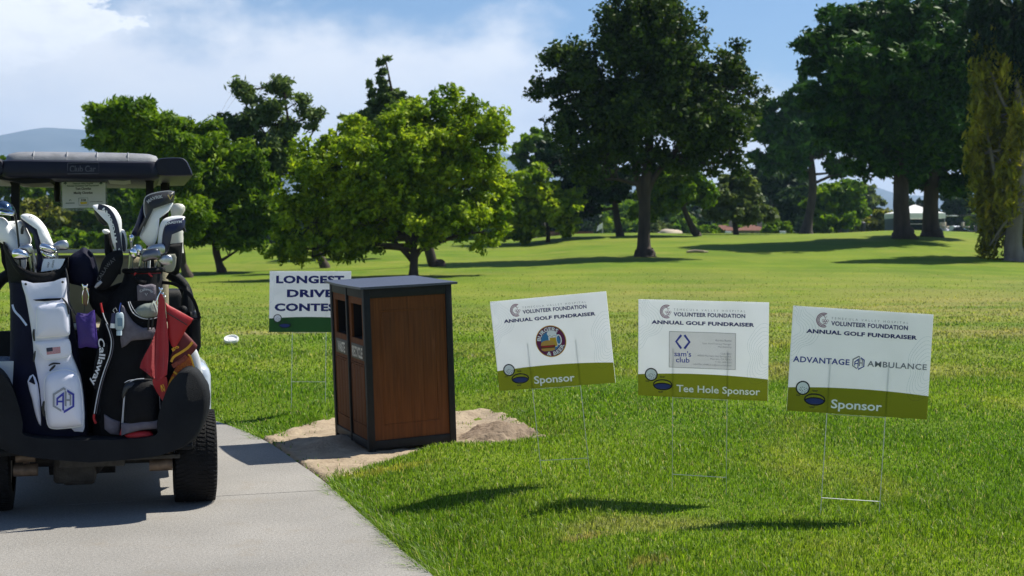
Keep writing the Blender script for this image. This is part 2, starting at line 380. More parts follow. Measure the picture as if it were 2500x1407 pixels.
_m = _N.new('ShaderNodeMix'); _m.data_type = 'RGBA'; _L.new(_r.outputs[0], _m.inputs[0]); _L.new(_c, _m.inputs[6]); _m.inputs[7].default_value = (.19, .14, .095, 1); _L.new(_m.outputs[2], _b.inputs['Base Color'])
def dirt():
    xs = np.arange(-2.3, .35, .022); ys = np.arange(7.5, 11.2, .022); X, Y = np.meshgrid(xs, ys)
    dd = poly_dist(X, Y, DP); s = edge_dist(X, Y)
    Z = ground(X, Y)+.006
    ns = np.array([mnoise(Vector((x*5, y*5, 0)))*.012+mnoise(Vector((x*19, y*19, 3)))*.007+mnoise(Vector((x*47, y*47, 7)))*.004 for x, y in zip(X.ravel(), Y.ravel())]).reshape(X.shape)
    mnd = .10*np.exp(-(((X+.10)/.22)**2+((Y-9.15)/.30)**2)**1.2)+.05*np.exp(-(((X+1.15)/.13)**2+((Y-9.0)/.28)**2))
    rgh = np.exp(-(((X+.08)/.34)**2+((Y-9.1)/.4)**2))
    Z = Z+ns*(1.2+4.5*rgh)+mnd
    Z = Z-.05*sst((dd-.02)/.1); Z = np.where(s < .02, Z-.05*sst((.02-s)/.03), Z)
    i = np.arange(X.size).reshape(X.shape); Fq = np.stack([i[:-1, :-1], i[:-1, 1:], i[1:, 1:], i[1:, :-1]], -1).reshape(-1, 4)
    cx = dd[:-1, :-1].ravel() < .12; cs = s[:-1, :-1].ravel() > -.02
    return np.stack([X, Y, Z], -1).reshape(-1, 3), Fq[cx & cs]
V, Fq = dirt()
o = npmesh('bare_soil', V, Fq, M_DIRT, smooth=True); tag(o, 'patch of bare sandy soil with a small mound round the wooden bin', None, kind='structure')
M_STONE = mat('pebble', (.42, .36, .28), rough=.9, bump=.6, bscale=90)
pb = [(1268, 1084, .03), (1288, 1091, .022), (1282, 1078, .016), (1225, 1094, .02), (1150, 1108, .014)]
def rock(mb, c, r, sq=.7, seed=0):
    k = len(mb.v); mb.sphere(c, (r, r*.85, r*sq), 12, 8)
    for i in range(k, len(mb.v)):
        v = Vector(mb.v[i]); d = v-Vector(c); q = 1+.35*mnoise(d/r*1.1+Vector((seed, 0, 0))); mb.v[i] = tuple(Vector(c)+d*q)
    return mb
PL = ['largest pebble at the right end of the bare soil', 'small pebble at the far right tip of the bare soil', 'pebble just behind the largest pebble by the soil edge', 'flat pebble in front of the dug soil mound', 'tiny pebble on the soil in front of the bin corner post']
for i, (px, py, r_) in enumerate(pb):
    x, y = gp(px, py, .04); t = thing('pebble', PL[i], 'pebble', (x, y, gz(x, y)), 'pebbles on the bare soil')
    tag(t, PL[i], 'pebble'); finish('stone', rock(MB(), (x, y, gz(x, y)+r_*.5+.01), r_, .7, i), M_STONE, t)

# distant hills
M_HILL = mat('hill_scrub', (.075, .09, .10), rough=1., c2=(.03, .042, .05), vscale=.005, coords='Object', detail=8)
HP = [(-3500, 420), (-1500, 360), (-600, 350), (-200, 345), (0, 332), (60, 320), (115, 312), (180, 315), (230, 318), (330, 330), (450, 345), (560, 360), (700, 372), (850, 385), (1000, 390), (1150, 372), (1215, 366), (1260, 385), (1330, 410), (1450, 430), (1700, 470), (1900, 462), (2070, 444), (2120, 452), (2190, 474), (2260, 478), (2320, 462), (2400, 436), (2480, 425), (2700, 400), (3400, 380), (6000, 430)]
def hills():
    hu = np.array([(a-1250)/F for a, b in HP]); hv = np.array([(587-b)/F for a, b in HP])
    us = np.linspace(-1.1, 1.1, 700); rows = []; Y0 = 4900
    for k, (dy, f) in enumerate(((-1900, 0), (-1500, .12), (-1150, .3), (-800, .52), (-450, .74), (-200, .9), (0, 1.), (130, .85), (330, .4))):
        h = np.interp(us, hu, hv)*Y0
        n = np.array([mnoise(Vector((u*16, k*.5, 1)))*36+mnoise(Vector((u*60, k*.9, 5)))*26 for u in us])*(f*(1-f)*3.2+.06+0*us)
        rows.append(np.stack([us*Y0, np.full_like(us, Y0+dy), h*f+n+(-3 if f == 0 else 0)], 1))
    n = len(us); i = np.arange(n*len(rows)).reshape(len(rows), n); Fq = np.stack([i[:-1, :-1], i[:-1, 1:], i[1:, 1:], i[1:, :-1]], -1).reshape(-1, 4)
    V = np.concatenate(rows); V[:, 0] = np.clip(V[:, 0], -3250, 3250); return V, Fq
V, Fq = hills(); o = npmesh('hills', V, Fq, M_HILL, smooth=True); tag(o, 'long blue-grey mountain ridge on the horizon', None, kind='structure')

# air
hz = MB().box((0, 2580, 252), (6800, 5560, 510)); m = bpy.data.materials.new('haze_air'); m.use_nodes = True; nt = m.node_tree
nt.nodes.remove(nt.nodes['Principled BSDF']); vn = nt.nodes.new('ShaderNodeVolumePrincipled'); vn.inputs['Color'].default_value = (.46, .69, 1, 1); vn.inputs['Density'].default_value = HAZE_DENSITY = .00018; vn.inputs['Anisotropy'].default_value = .2
nt.links.new(vn.outputs[0], nt.nodes['Material Output'].inputs['Volume'])
o = finish('haze', hz, m); tag(o, 'pale blue summer haze over the course and hills', None, kind='stuff')
# ------------------------------------------------------------------ trees
def leafmat(name, c, c2, tr=.35, rnd=.45, rough=.55, tcol=(1.3, 1.35, .6)):
    return mat(name, c, rough=rough, c2=c2, vscale=.9, rnd=rnd, trans=tr, tc=tcol, spec=.12, detail=3)
LM = dict(
    oak=leafmat('oak_leaves', (.055, .10, .014), (.022, .05, .008), .25, .65),
    lime=leafmat('young_leaves', (.30, .41, .024), (.09, .18, .014), .42, .65),
    pine=leafmat('pine_needles', (.045, .13, .010), (.016, .06, .006), .12, .6),
    pine2=leafmat('loose_pine_needles', (.13, .19, .065), (.075, .125, .04), .35),
    mid=leafmat('green_leaves', (.15, .26, .014), (.05, .115, .009), .38, .6),
    euc=leafmat('gum_leaves', (.42, .40, .03), (.17, .19, .02), .45, .6),
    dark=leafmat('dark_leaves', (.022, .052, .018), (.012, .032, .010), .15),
    pale=leafmat('pale_leaves', (.15, .19, .075), (.08, .12, .04), .3),
    yel=leafmat('yellow_leaves', (.20, .20, .03), (.11, .14, .02), .35),
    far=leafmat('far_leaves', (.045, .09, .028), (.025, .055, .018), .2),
    red=leafmat('red_leaves', (.18, .07, .035), (.09, .06, .02), .3))
M_BARK = mat('bark', (.075, .055, .042), rough=.95, c2=(.03, .023, .018), vscale=5, bump=1., bscale=14, stretch=(1, 1, .25), detail=7)
M_BARK2 = mat('grey_bark', (.27, .24, .20), rough=.9, c2=(.12, .10, .085), vscale=2.5, bump=.8, bscale=9, stretch=(1, 1, .3), detail=7)

def leaf_cloud(blobs, n, leaf, clump, aspect=1.6, hang=0., up=.4, shell=.55, seed=0, sprays=11):
    """blobs: (cx,cy,cz,rx,ry,rz) in metres. leaves gather in clumps, clumps in blobs"""
    g = np.random.default_rng(seed+5); B = np.array(blobs, float)
    def unit(k): d = g.normal(size=(k, 3)); return d/np.linalg.norm(d, axis=1)[:, None]
    # each bough mass breaks up into smaller sprays, each spray into leaf clumps
    area = (B[:, 3]*B[:, 5])**.85; ns = np.maximum(5, (sprays*area/area.mean()).astype(int)); bi = np.repeat(np.arange(len(B)), ns); m = len(bi)
    rad = shell+(1.02-shell)*g.random(m)**.7; rad = np.where(g.random(m) < .15, rad*.5, rad)
    S = B[bi, :3]+unit(m)*B[bi, 3:]*rad[:, None]; Sr = B[bi, 3:].mean(1)*(.24+.24*g.random(m))
    Sr3 = Sr[:, None]*np.array([1., 1., .68])
    nc = max(30, int(n/22)); si = g.choice(m, nc, p=(Sr**1.8)/(Sr**1.8).sum())
    c = S[si]+g.normal(size=(nc, 3))*Sr3[si]*.52
    csz = clump*(.30+.5*g.random(nc)); ci = g.integers(0, nc, n)
    o = unit(n)*(g.random(n)**.6)[:, None]*csz[ci][:, None]; o[:, 2] *= .7
    if hang:
        hl = hang*(.3+.9*g.random(nc)); tt = g.random(n); sway = g.normal(size=(nc, 2))*.10
        o[:, 2] = -tt*hl[ci]; o[:, :2] = sway[ci]*tt[:, None]*hl[ci][:, None]+g.normal(size=(n, 2))*clump*.10
    P = c[ci]+o
    nrm = g.normal(size=(n, 3))+np.array([0, 0, up])+o/np.maximum(csz[ci][:, None], .01)*.5; nrm /= np.linalg.norm(nrm, axis=1)[:, None]
    a = np.cross(nrm, g.normal(size=(n, 3)))
    if hang: a = np.cross(nrm, np.cross(nrm, np.array([0, 0, 1.])+.3*g.normal(size=(n, 3))))
    a /= np.linalg.norm(a, axis=1)[:, None]+1e-9; b = np.cross(nrm, a)
    s = leaf*(.6+.8*g.random(n))[:, None]
    V = np.stack([P-a*s*.5*aspect, P-b*s*.5+nrm*s*.12, P+a*s*.5*aspect, P+b*s*.5+nrm*s*.12], 1).reshape(-1, 3)
    Fq = np.arange(n*4).reshape(n, 4)
    cr = g.random(nc); r = np.clip(.5*cr[ci]+.5*g.random(n), 0, 1)
    return V, Fq, r, c

def tree(name, label, base, trunk, blobs, lm, n, leaf=9, clump=30, bark=None, limbs=None, cat='tree', group=None, Y=None, depth=1., seed=0, parts=True, twigs=60, **kw):
    """everything is given in photo pixels and turned into metres at the tree's own distance"""
    if Y is None: b = hit(*base)
    else:
        q = at(base[0], base[1], Y); b = Vector((q.x, Y, gz(q.x, Y)))
    D = b.y; s = D/F; g = random.Random(seed+3)
    W = lambda px, py, dy=0.: Vector((at(px, py, D).x, D+dy, at(px, py, D).z))
    BL = []
    for k, q in enumerate(blobs):
        cx, cy, rx, ry = q[:4]; dy = q[4]*s if len(q) > 4 else g.uniform(-.45, .45)*rx*s*depth
        c = W(cx, cy, dy); BL.append((c.x, c.y, c.z, rx*s, (rx*.8+ry*.2)*s*depth, ry*s))
    t = thing(name, label, cat, b, group, frame=Matrix.Identity(4))
    V, Fq, r, C = leaf_cloud(BL, n, leaf*s, clump*s, seed=seed, **kw)
    mb = MB()
    tp = [W(q[0], q[1], 0) for q in trunk]; tr = [q[2]*s/2 for q in trunk]
    tp[0].z = b.z-.15
    # root flare
    tp2 = [tp[0], Vector((tp[0].x, tp[0].y, b.z+.04))]+tp[1:]; tr2 = [tr[0]*1.12, tr[0]]+tr[1:]
    if len(tp) > 1: f = tp2[1].lerp(tp2[2], .18); tp2.insert(2, f); tr2.insert(2, tr[0]*.72+tr[1]*.28 if tr[0] > tr[1]*1.1 else tr[0]*.95)
    P = smooth_pts([(*p, r_) for p, r_ in zip(tp2, tr2)], 4, False)
    P = [(x+.12*q_*mnoise(Vector((i*.7, seed, 0))), y+.12*q_*mnoise(Vector((i*.7, seed, 9))), z, q_) for i, (x, y, z, q_) in enumerate(P)]
    mb.tube([q[:3] for q in P], [q[3] for q in P], 12 if parts else 8)
    for lb in (limbs or []):
        L_ = smooth_pts([(*W(q[0], q[1], (q[3] if len(q) > 3 else 0)*s), q[2]*s/2) for q in lb], 4, False); mb.tube([q[:3] for q in L_], [q[3] for q in L_], 8)
    # branches into the crown
    tops = [(Vector(q[:3]), q[3]) for q in P[len(P)//2:]]
    for k, bl in enumerate(BL):
        c = Vector(bl[:3]); a, ra = min(tops, key=lambda q: (q[0]-c-Vector((0, 0, -.3*abs(q[0].z-c.z)))).length)
        if (a-c).length < .2: continue
        m_ = a.lerp(c, .5)+Vector((g.uniform(-.1, .1), g.uniform(-.1, .1), g.uniform(-.08, .12)))*(a-c).length
        L_ = smooth_pts([tuple(a), tuple(m_), tuple(c)], 4, False); r0 = min(ra*.7, .035*(a-c).length+.03)
        mb.tube(L_, [r0*(1-.75*i/(len(L_)-1)) for i in range(len(L_))], 6)
        near = sorted(range(len(C)), key=lambda i: (C[i][0]-c.x)**2+(C[i][1]-c.y)**2+(C[i][2]-c.z)**2)
        for i in near[:max(20, len(near)//8):max(1, len(near)//8//max(1, twigs//len(BL)+1))][:twigs//len(BL)+2]:
            e = Vector(C[i]); st = Vector(L_[g.randrange(len(L_)//2, len(L_))]); md = st.lerp(e, .5)+Vector((0, 0, .06*(st-e).length))
            mb.tube([st, md, e], [r0*.35, r0*.22, r0*.08], 4, cap=False)
    finish('trunk', mb, bark or M_BARK, t, frame=Matrix.Identity(4), sharp=80)
    npmesh('crown', V, Fq, LM[lm], t, rnd=r)
    return t

tree('oak_tree', 'tall dark broad-crowned tree with a straight forked trunk, standing alone mid lawn', (1573, 627),
     [(1574, 628, 54), (1572, 600, 34), (1573, 545, 29), (1574, 480, 28), (1578, 430, 26), (1588, 330, 18), (1600, 230, 13), (1602, 120, 8), (1600, 30, 4)],
     [(1560, 10, 100, 75), (1490, 50, 55, 45), (1640, 60, 60, 60), (1600, 130, 120, 100), (1490, 175, 95, 85), (1395, 175, 75, 75), (1345, 235, 48, 55), (1700, 200, 90, 85), (1780, 180, 60, 75), (1830, 235, 42, 60), (1480, 290, 110, 90), (1600, 290, 130, 110), (1720, 310, 105, 90), (1420, 350, 70, 65), (1520, 395, 80, 50), (1640, 395, 80, 55), (1745, 395, 55, 45), (1375, 300, 50, 50), (1795, 315, 60, 58), (1805, 395, 42, 38), (1460, 440, 60, 34)],
     'oak', 85000, leaf=7, clump=40, seed=1, twigs=170, shell=.35, sprays=13,
     limbs=[[(1572, 500, 22), (1555, 430, 16), (1540, 370, 12), (1500, 290, 8), (1430, 210, 4)], [(1580, 470, 18), (1600, 430, 14), (1650, 370, 10), (1730, 300, 7), (1800, 230, 4)]])
tree('leafy_tree', 'bushy bright green tree with a low round crown right behind the wooden bin', (1010, 674),
     [(1010, 676, 26), (1010, 650, 20), (1011, 625, 20), (1008, 600, 17), (995, 500, 12), (985, 400, 8)],
     [(1010, 275, 60, 45), (1100, 255, 62, 48), (920, 330, 85, 62), (870, 310, 45, 40), (1020, 340, 110, 85), (1150, 320, 72, 80), (830, 390, 90, 70), (950, 430, 130, 95), (1080, 430, 110, 95), (1180, 420, 52, 85), (780, 475, 85, 70), (735, 540, 70, 60), (880, 520, 120, 75), (1020, 530, 120, 50), (1140, 520, 80, 58), (705, 608, 55, 30), (800, 600, 85, 28), (900, 585, 60, 25), (1185, 565, 50, 38), (1215, 500, 40, 60), (760, 400, 45, 45), (700, 500, 40, 40), (680, 622, 42, 24), (765, 628, 60, 20), (860, 618, 60, 18)],
     'lime', 125000, leaf=6.4, clump=29, seed=2, twigs=160, shell=.55, sprays=15, up=.7, aspect=1.9,
     limbs=[[(1010, 640, 15), (985, 612, 13), (960, 590, 11), (915, 560, 8), (850, 520, 5)], [(1008, 640, 12), (1030, 605, 11), (1062, 570, 9), (1120, 520, 5)], [(1010, 615, 13), (1035, 500, 9), (1080, 370, 5)], [(1000, 610, 10), (985, 570, 9), (960, 560, 6), (940, 480, 4)]])
tree('pine_tree', 'huge dense umbrella pine with a thick straight trunk, biggest crown at right', (2207, 582),
     [(2208, 584, 62), (2202, 555, 42), (2200, 480, 37), (2200, 400, 34), (2205, 300, 26), (2200, 200, 16), (2200, 100, 8)],
     [(2060, 95, 95, 75), (2010, 140, 55, 60), (2170, 60, 110, 70), (2290, 70, 90, 75), (2110, 175, 115, 90), (2240, 200, 110, 90), (2335, 190, 75, 95), (2010, 235, 45, 50), (2080, 280, 90, 75), (2180, 320, 110, 75), (2280, 330, 95, 75), (2150, 395, 65, 42), (2230, 400, 60, 40)],
     'pine', 110000, leaf=7.5, clump=32, seed=3, aspect=2.6, up=.9, shell=.62, sprays=17, twigs=60)
tree('pine_tree', 'second thick-trunked dark pine close behind the umbrella pine, right of the canopy tent', (2275, 578),
     [(2275, 580, 56), (2272, 545, 40), (2273, 480, 36), (2276, 430, 34), (2295, 340, 22)],
     [(2310, 410, 75, 55), (2370, 370, 55, 70), (2385, 200, 45, 90), (2370, 280, 60, 70), (2240, 455, 50, 26), (2330, 460, 45, 30), (2400, 120, 40, 60)],
     'pine', 34000, leaf=8, clump=26, seed=4, aspect=2.6, depth=.8, shell=.55)
tree('pine_tree', 'slender dark pine with a slightly curved trunk, left of the umbrella pine', (1967, 571),
     [(1968, 573, 34), (1974, 535, 22), (1984, 470, 20), (1982, 410, 17), (1972, 330, 11)],
     [(1950, 245, 42, 42), (1975, 290, 62, 55), (2020, 320, 50, 50), (1905, 300, 50, 55), (1930, 350, 75, 50), (2030, 375, 45, 35), (1885, 385, 38, 34), (2055, 410, 34, 28), (1950, 400, 55, 24), (1870, 330, 30, 40)],
     'pine', 34000, leaf=8, clump=22, seed=5, aspect=2.4, shell=.5, limbs=[[(1980, 420, 9), (1930, 400, 7), (1880, 400, 4)], [(1984, 450, 8), (2030, 430, 6), (2070, 420, 3)]])
tree('eucalyptus_tree', 'pale-trunked gum tree with hanging yellow-green foliage at the right edge', (2476, 637),
     [(2477, 640, 56), (2474, 600, 44), (2478, 540, 38), (2484, 480, 34), (2490, 400, 30), (2492, 300, 22), (2480, 200, 16), (2450, 110, 10)],
     [(2418, 420, 36, 60, 30), (2440, 500, 34, 50, 60), (2402, 280, 36, 70, 20), (2440, 340, 40, 70, 60), (2475, 200, 45, 60, 50), (2405, 180, 30, 50, 30), (2525, 330, 40, 80, 60), (2510, 480, 22, 50, 60), (2390, 380, 16, 50, 10), (2440, 420, 30, 50, -30), (2465, 300, 30, 60, -40), (2425, 100, 30, 40, 20), (2450, 60, 40, 30, 20), (2420, 600, 16, 20, 10), (2545, 480, 40, 80, 40), (2415, 540, 20, 20, 20), (2440, 150, 50, 40, 20), (2500, 120, 50, 50, 40)],
     'euc', 30000, leaf=7, clump=34, seed=6, aspect=3.4, hang=1.6, up=.1, shell=.1, bark=M_BARK2, depth=1.2, sprays=14,
     limbs=[[(2477, 570, 18), (2445, 490, 14), (2425, 400, 10), (2405, 300, 6)], [(2482, 500, 14), (2450, 430, 9), (2440, 330, 5)], [(2490, 330, 14), (2440, 230, 9), (2400, 120, 5)]])
tree('pine_tree', 'dark overhanging tree whose boughs fill the top right corner', (2590, 640),
     [(2590, 640, 50), (2580, 500, 40), (2550, 300, 30), (2500, 120, 18), (2460, 40, 10)],
     [(2430, 30, 70, 55), (2490, 90, 60, 60), (2420, 110, 50, 40), (2520, 20, 60, 60), (2460, 180, 34, 34)],
     'dark', 20000, leaf=8, clump=26, seed=7, aspect=3, hang=.9, shell=.3, limbs=[[(2540, 260, 18), (2470, 120, 12), (2410, 30, 7), (2380, -20, 4)]])
tree('pine_tree', 'tall pine with a leaning trunk behind the bushy tree, its thin top showing above', (1070, 679),
     [(1073, 681, 32), (1057, 645, 25), (1046, 600, 24), (1030, 540, 20), (1000, 400, 16), (965, 260, 9), (942, 150, 3)],
     [(937, 165, 13, 24), (925, 205, 26, 16), (955, 230, 34, 20), (935, 240, 42, 18), (990, 245, 34, 16), (970, 275, 60, 25), (900, 300, 50, 30), (1010, 300, 50, 25)],
     'pine2', 11000, leaf=7.5, clump=14, seed=8, aspect=2.4, shell=.3, depth=.8, Y=46)
tree('pine_tree', 'open wispy pine with sky showing through its top, left of the bushy tree', (791, 655),
     [(793, 657, 26), (782, 628, 19), (771, 600, 18), (745, 470, 13), (705, 300, 7), (692, 200, 3)],
     [(688, 222, 26, 32), (592, 232, 30, 24), (575, 215, 16, 18), (650, 275, 48, 28), (735, 250, 16, 22), (610, 310, 55, 30), (555, 300, 30, 18), (700, 320, 42, 28), (752, 285, 26, 22), (660, 375, 60, 32), (600, 370, 45, 30), (720, 400, 40, 30), (650, 440, 45, 30)],
     'pine2', 24000, leaf=5.5, clump=32, seed=9, aspect=2.8, shell=.2, sprays=8, twigs=120, limbs=[[(752, 480, 8), (730, 400, 6), (760, 330, 4), (797, 265, 2)], [(730, 400, 7), (650, 330, 5), (590, 240, 3)]])
tree('leafy_tree', 'dark green tree with a short crooked trunk between cart and bushy tree', (541, 666),
     [(541, 668, 26), (534, 640, 18), (527, 605, 18), (520, 500, 12)],
     [(500, 350, 60, 45), (560, 420, 85, 65), (500, 460, 80, 75), (595, 500, 55, 65), (520, 555, 75, 45), (610, 565, 45, 28), (455, 350, 50, 45), (470, 560, 50, 40), (640, 520, 50, 50), (600, 600, 50, 16), (460, 420, 60, 60), (640, 440, 30, 40)],
     'mid', 80000, leaf=6, aspect=2.8, clump=34, seed=10, shell=.4, sprays=18)
tree('leafy_tree', 'spreading green tree with a leaning trunk, rising just above the cart roof', (458, 678),
     [(459, 680, 26), (447, 645, 18), (441, 605, 17), (412, 500, 13), (350, 380, 9)],
     [(300, 275, 62, 30), (360, 285, 50, 38), (255, 300, 32, 26), (320, 320, 85, 34), (400, 340, 50, 50), (245, 348, 28, 14), (430, 430, 50, 60), (390, 500, 50, 60), (290, 350, 50, 26), (420, 560, 50, 45), (350, 360, 70, 30), (470, 350, 40, 36), (460, 520, 50, 50)],
     'mid', 76000, leaf=6, aspect=2.8, clump=34, seed=11, shell=.35, sprays=18)
tree('leafy_tree', 'shaded tree with a low dark canopy over the far white golf cart', (824, 634),
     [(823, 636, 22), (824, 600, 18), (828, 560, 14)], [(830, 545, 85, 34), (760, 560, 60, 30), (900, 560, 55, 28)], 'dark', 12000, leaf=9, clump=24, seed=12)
tree('leafy_tree', 'dark tree with a leaning trunk left of the tall forked tree', (1513, 577),
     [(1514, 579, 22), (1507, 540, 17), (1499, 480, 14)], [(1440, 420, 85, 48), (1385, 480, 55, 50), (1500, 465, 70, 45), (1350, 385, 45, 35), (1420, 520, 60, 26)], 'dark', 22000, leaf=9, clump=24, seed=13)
tree('leafy_tree', 'olive green tree top rising left of the tall forked tree', (1330, 585), [(1330, 587, 16), (1318, 500, 12), (1305, 400, 7)],
     [(1300, 345, 42, 34), (1268, 370, 24, 24), (1335, 375, 40, 26), (1310, 405, 50, 26)], 'mid', 8000, leaf=9, clump=18, seed=14, Y=95)
tree('leafy_tree', 'small sunlit round tree in front of the low pink building', (1338, 592),
     [(1338, 594, 12), (1338, 560, 9), (1335, 520, 7)], [(1300, 450, 50, 45), (1330, 495, 78, 52), (1372, 540, 45, 34), (1260, 500, 50, 60), (1290, 560, 50, 24), (1230, 460, 40, 40), (1240, 560, 40, 30)], 'lime', 24000, leaf=8, clump=20, seed=15)
tree('leafy_tree', 'leaning dark trunk with olive crown right behind the tall forked tree', (1706, 577),
     [(1702, 579, 22), (1686, 548, 16), (1668, 505, 12)], [(1640, 465, 70, 45), (1590, 510, 50, 34), (1700, 470, 48, 42), (1660, 420, 60, 30)], 'mid', 18000, leaf=9, clump=22, seed=16)
tree('leafy_tree', 'pale green round-crowned tree beside the tiled roof house', (1796, 573),
     [(1797, 575, 14), (1793, 535, 11), (1795, 490, 8)], [(1790, 462, 50, 38), (1830, 495, 45, 36), (1750, 500, 44, 36), (1862, 520, 30, 24), (1790, 520, 50, 20)], 'pale', 18000, leaf=8.5, clump=20, seed=17)
tree('leafy_tree', 'pale tree beyond the low bushes, in front of the far ridge', (2110, 560), [(2110, 565, 10), (2108, 500, 7)],
     [(2118, 490, 26, 34), (2095, 465, 16, 22), (2140, 500, 18, 22)], 'pale', 5000, leaf=8, clump=14, seed=18, Y=170)
tree('leafy_tree', 'dark tree filling the gap between the two right-hand pines and the house', (1885, 571), [(1885, 572, 14), (1885, 500, 10)],
     [(1880, 440, 46, 48), (1925, 480, 50, 50), (1850, 420, 34, 28), (1915, 540, 40, 24), (1960, 470, 40, 45)], 'far', 16000, leaf=9, clump=22, seed=19, Y=115)
tree('leafy_tree', 'mid green tree with thin pale branches behind the slender pine', (2050, 571), [(2052, 573, 10), (2040, 530, 8), (2020, 490, 6)],
     [(2045, 470, 50, 44), (2080, 500, 36, 40), (2010, 500, 40, 40), (2040, 530, 60, 25)], 'mid', 14000, leaf=9, clump=20, seed=20, Y=108, bark=M_BARK2)
# trees seen behind the golf cart
for i, (bx, Y_, bl, lm, lab, n) in enumerate([
    (40, 95, [(30, 470, 70, 50), (-20, 430, 50, 50), (60, 520, 70, 50), (-30, 540, 60, 50)], 'mid', 'green tree seen left of the cart roof post', 13000),
    (120, 88, [(112, 535, 58, 42), (70, 560, 40, 30), (150, 570, 40, 30)], 'yel', 'low yellow-green tree seen through the cart below the white card', 9000),
    (215, 92, [(215, 470, 85, 55), (180, 545, 75, 50), (270, 520, 60, 60)], 'mid', 'green tree seen through the cart right behind the white card', 18000),
    (335, 90, [(330, 470, 70, 65), (350, 555, 80, 45), (290, 560, 50, 40)], 'mid', 'green tree seen through the cart behind the headcovers', 17000),
    (480, 120, [(470, 545, 80, 45), (540, 560, 60, 36)], 'dark', 'dark tree mass at the far left fairway edge beyond the leaning trunks', 9000)]):
    tree('leafy_tree', lab, (bx, 606), [(bx, 608, 14), (bx+4, 570, 10), (bx-6, 500, 7)], bl, lm, n, leaf=9.5, clump=24, seed=30+i, Y=Y_, twigs=20)
# bushes at right
def bush(px, py, Y_, rx, ry, lm, lab, n, seed, group=None):
    q = at(px, py, Y_); b = Vector((q.x, Y_, gz(q.x, Y_))); s = Y_/F
    V, Fq, r, C = leaf_cloud([(q.x, Y_, b.z+ry*s*.75, rx*s, rx*s*.7, ry*s), (q.x+rx*s*.5, Y_+.5, b.z+ry*s*.5, rx*s*.6, rx*s*.5, ry*s*.7), (q.x-rx*s*.5, Y_-.3, b.z+ry*s*.5, rx*s*.6, rx*s*.5, ry*s*.75)], n, 8.5*s, 16*s, seed=seed)
    t = thing('bush', lab, 'bush', b, group, frame=Matrix.Identity(4)); npmesh('foliage', V, Fq, LM[lm], t, rnd=r)
    mb = MB()
    for k in range(4): mb.tube([b+Vector((0, 0, -.05)), b+Vector(((k-1.5)*rx*s*.3, .1*k, ry*s*.8))], [.05, .02], 5)
    finish('stem', mb, M_BARK, t, frame=Matrix.Identity(4))
for i, q in enumerate([(60, 590, 76, 60, 26, 'mid', 'low green bush glimpsed behind the left golf bag', 4000), (170, 590, 78, 70, 24, 'mid', 'low bush seen over the seat rail below the white card', 4500), (290, 588, 76, 70, 26, 'mid', 'low bush seen between the striped and tall headcovers', 4500), (2075, 560, 125, 40, 24, 'pale', 'broad olive bush left of the canopy tent', 5000), (2150, 556, 118, 36, 30, 'yel', 'rounded yellow-green bush nearest the canopy tent', 5000),
                       (2112, 545, 135, 26, 34, 'red', 'reddish-leaved bush among the olive bushes', 3000), (2020, 562, 112, 34, 24, 'mid', 'green bush below the slender pine', 4000),
                       (1600, 560, 118, 34, 26, 'pale', 'greyish bush behind the pale boulder', 4000), (1730, 568, 112, 26, 12, 'mid', 'low green bush left of the tiled roof house', 2500),
                       (1900, 562, 110, 30, 18, 'mid', 'round green bush right of the tiled roof houses', 3000), (2420, 560, 145, 50, 60, 'mid', 'large bush behind the dark parked cart', 7000), (2350, 540, 155, 60, 70, 'far', 'tall dark bush behind the white parked cart', 7000), (2240, 545, 165, 60, 50, 'dark', 'dark hedge clump behind the canopy tent', 5000)]):
    bush(q[0], q[1], q[2], q[3], q[4], q[5], q[6], q[7], 60+i)
# the far tree line that closes the fairway
def copy_tree(o, parent=None):
    c = o.copy(); col.objects.link(c); c.parent = parent
    if parent is not None: c.matrix_parent_inverse = o.matrix_parent_inverse.copy()
    for ch in [x for x in bpy.data.objects if x.parent == o]: copy_tree(ch, c)
    return c
protos = []
for i, (lm, h) in enumerate((('far', 60), ('dark', 70), ('mid', 52), ('far', 75))):
    protos.append(tree('leafy_tree', 'mixed green tree standing in the far tree line behind the fairway', (700+i, 603), [(700+i, 604, 12), (700+i, 604-h*.6, 9), (703+i, 604-h, 6)],
        [(700, 604-h*1.05, 46, 26), (670, 604-h*.75, 38, 26), (735, 604-h*.7, 38, 28), (700, 604-h*.5, 58, 30), (665, 604-h*.3, 30, 20), (740, 604-h*.28, 30, 20)], lm, 8000, leaf=10, clump=22, seed=80+i, Y=150, group='trees of the far tree line', twigs=16))
k = 0; g = random.Random(5)
for row, (Y_, step, sc) in enumerate(((150, 52, 1.), (200, 62, 1.45))):
    px = -420+row*25
    while px < 2900:
        if not (2100 < px < 2420):
            d = at(px, 600, Y_); x = d.x
            o = protos[k] if (row == 0 and k < 4) else copy_tree(protos[g.randrange(4)])
            s_ = sc*g.uniform(.85, 1.2)*(1. if px < 1900 else .8); o.matrix_world = Matrix.Translation((x, Y_+g.uniform(-6, 6), gz(x, Y_)-.1)) @ Matrix.Rotation(g.uniform(0, 6.28), 4, 'Z') @ Matrix.Diagonal((s_, s_, s_*g.uniform(.85, 1.15), 1)); k += 1
        px += step*g.uniform(.8, 1.2)
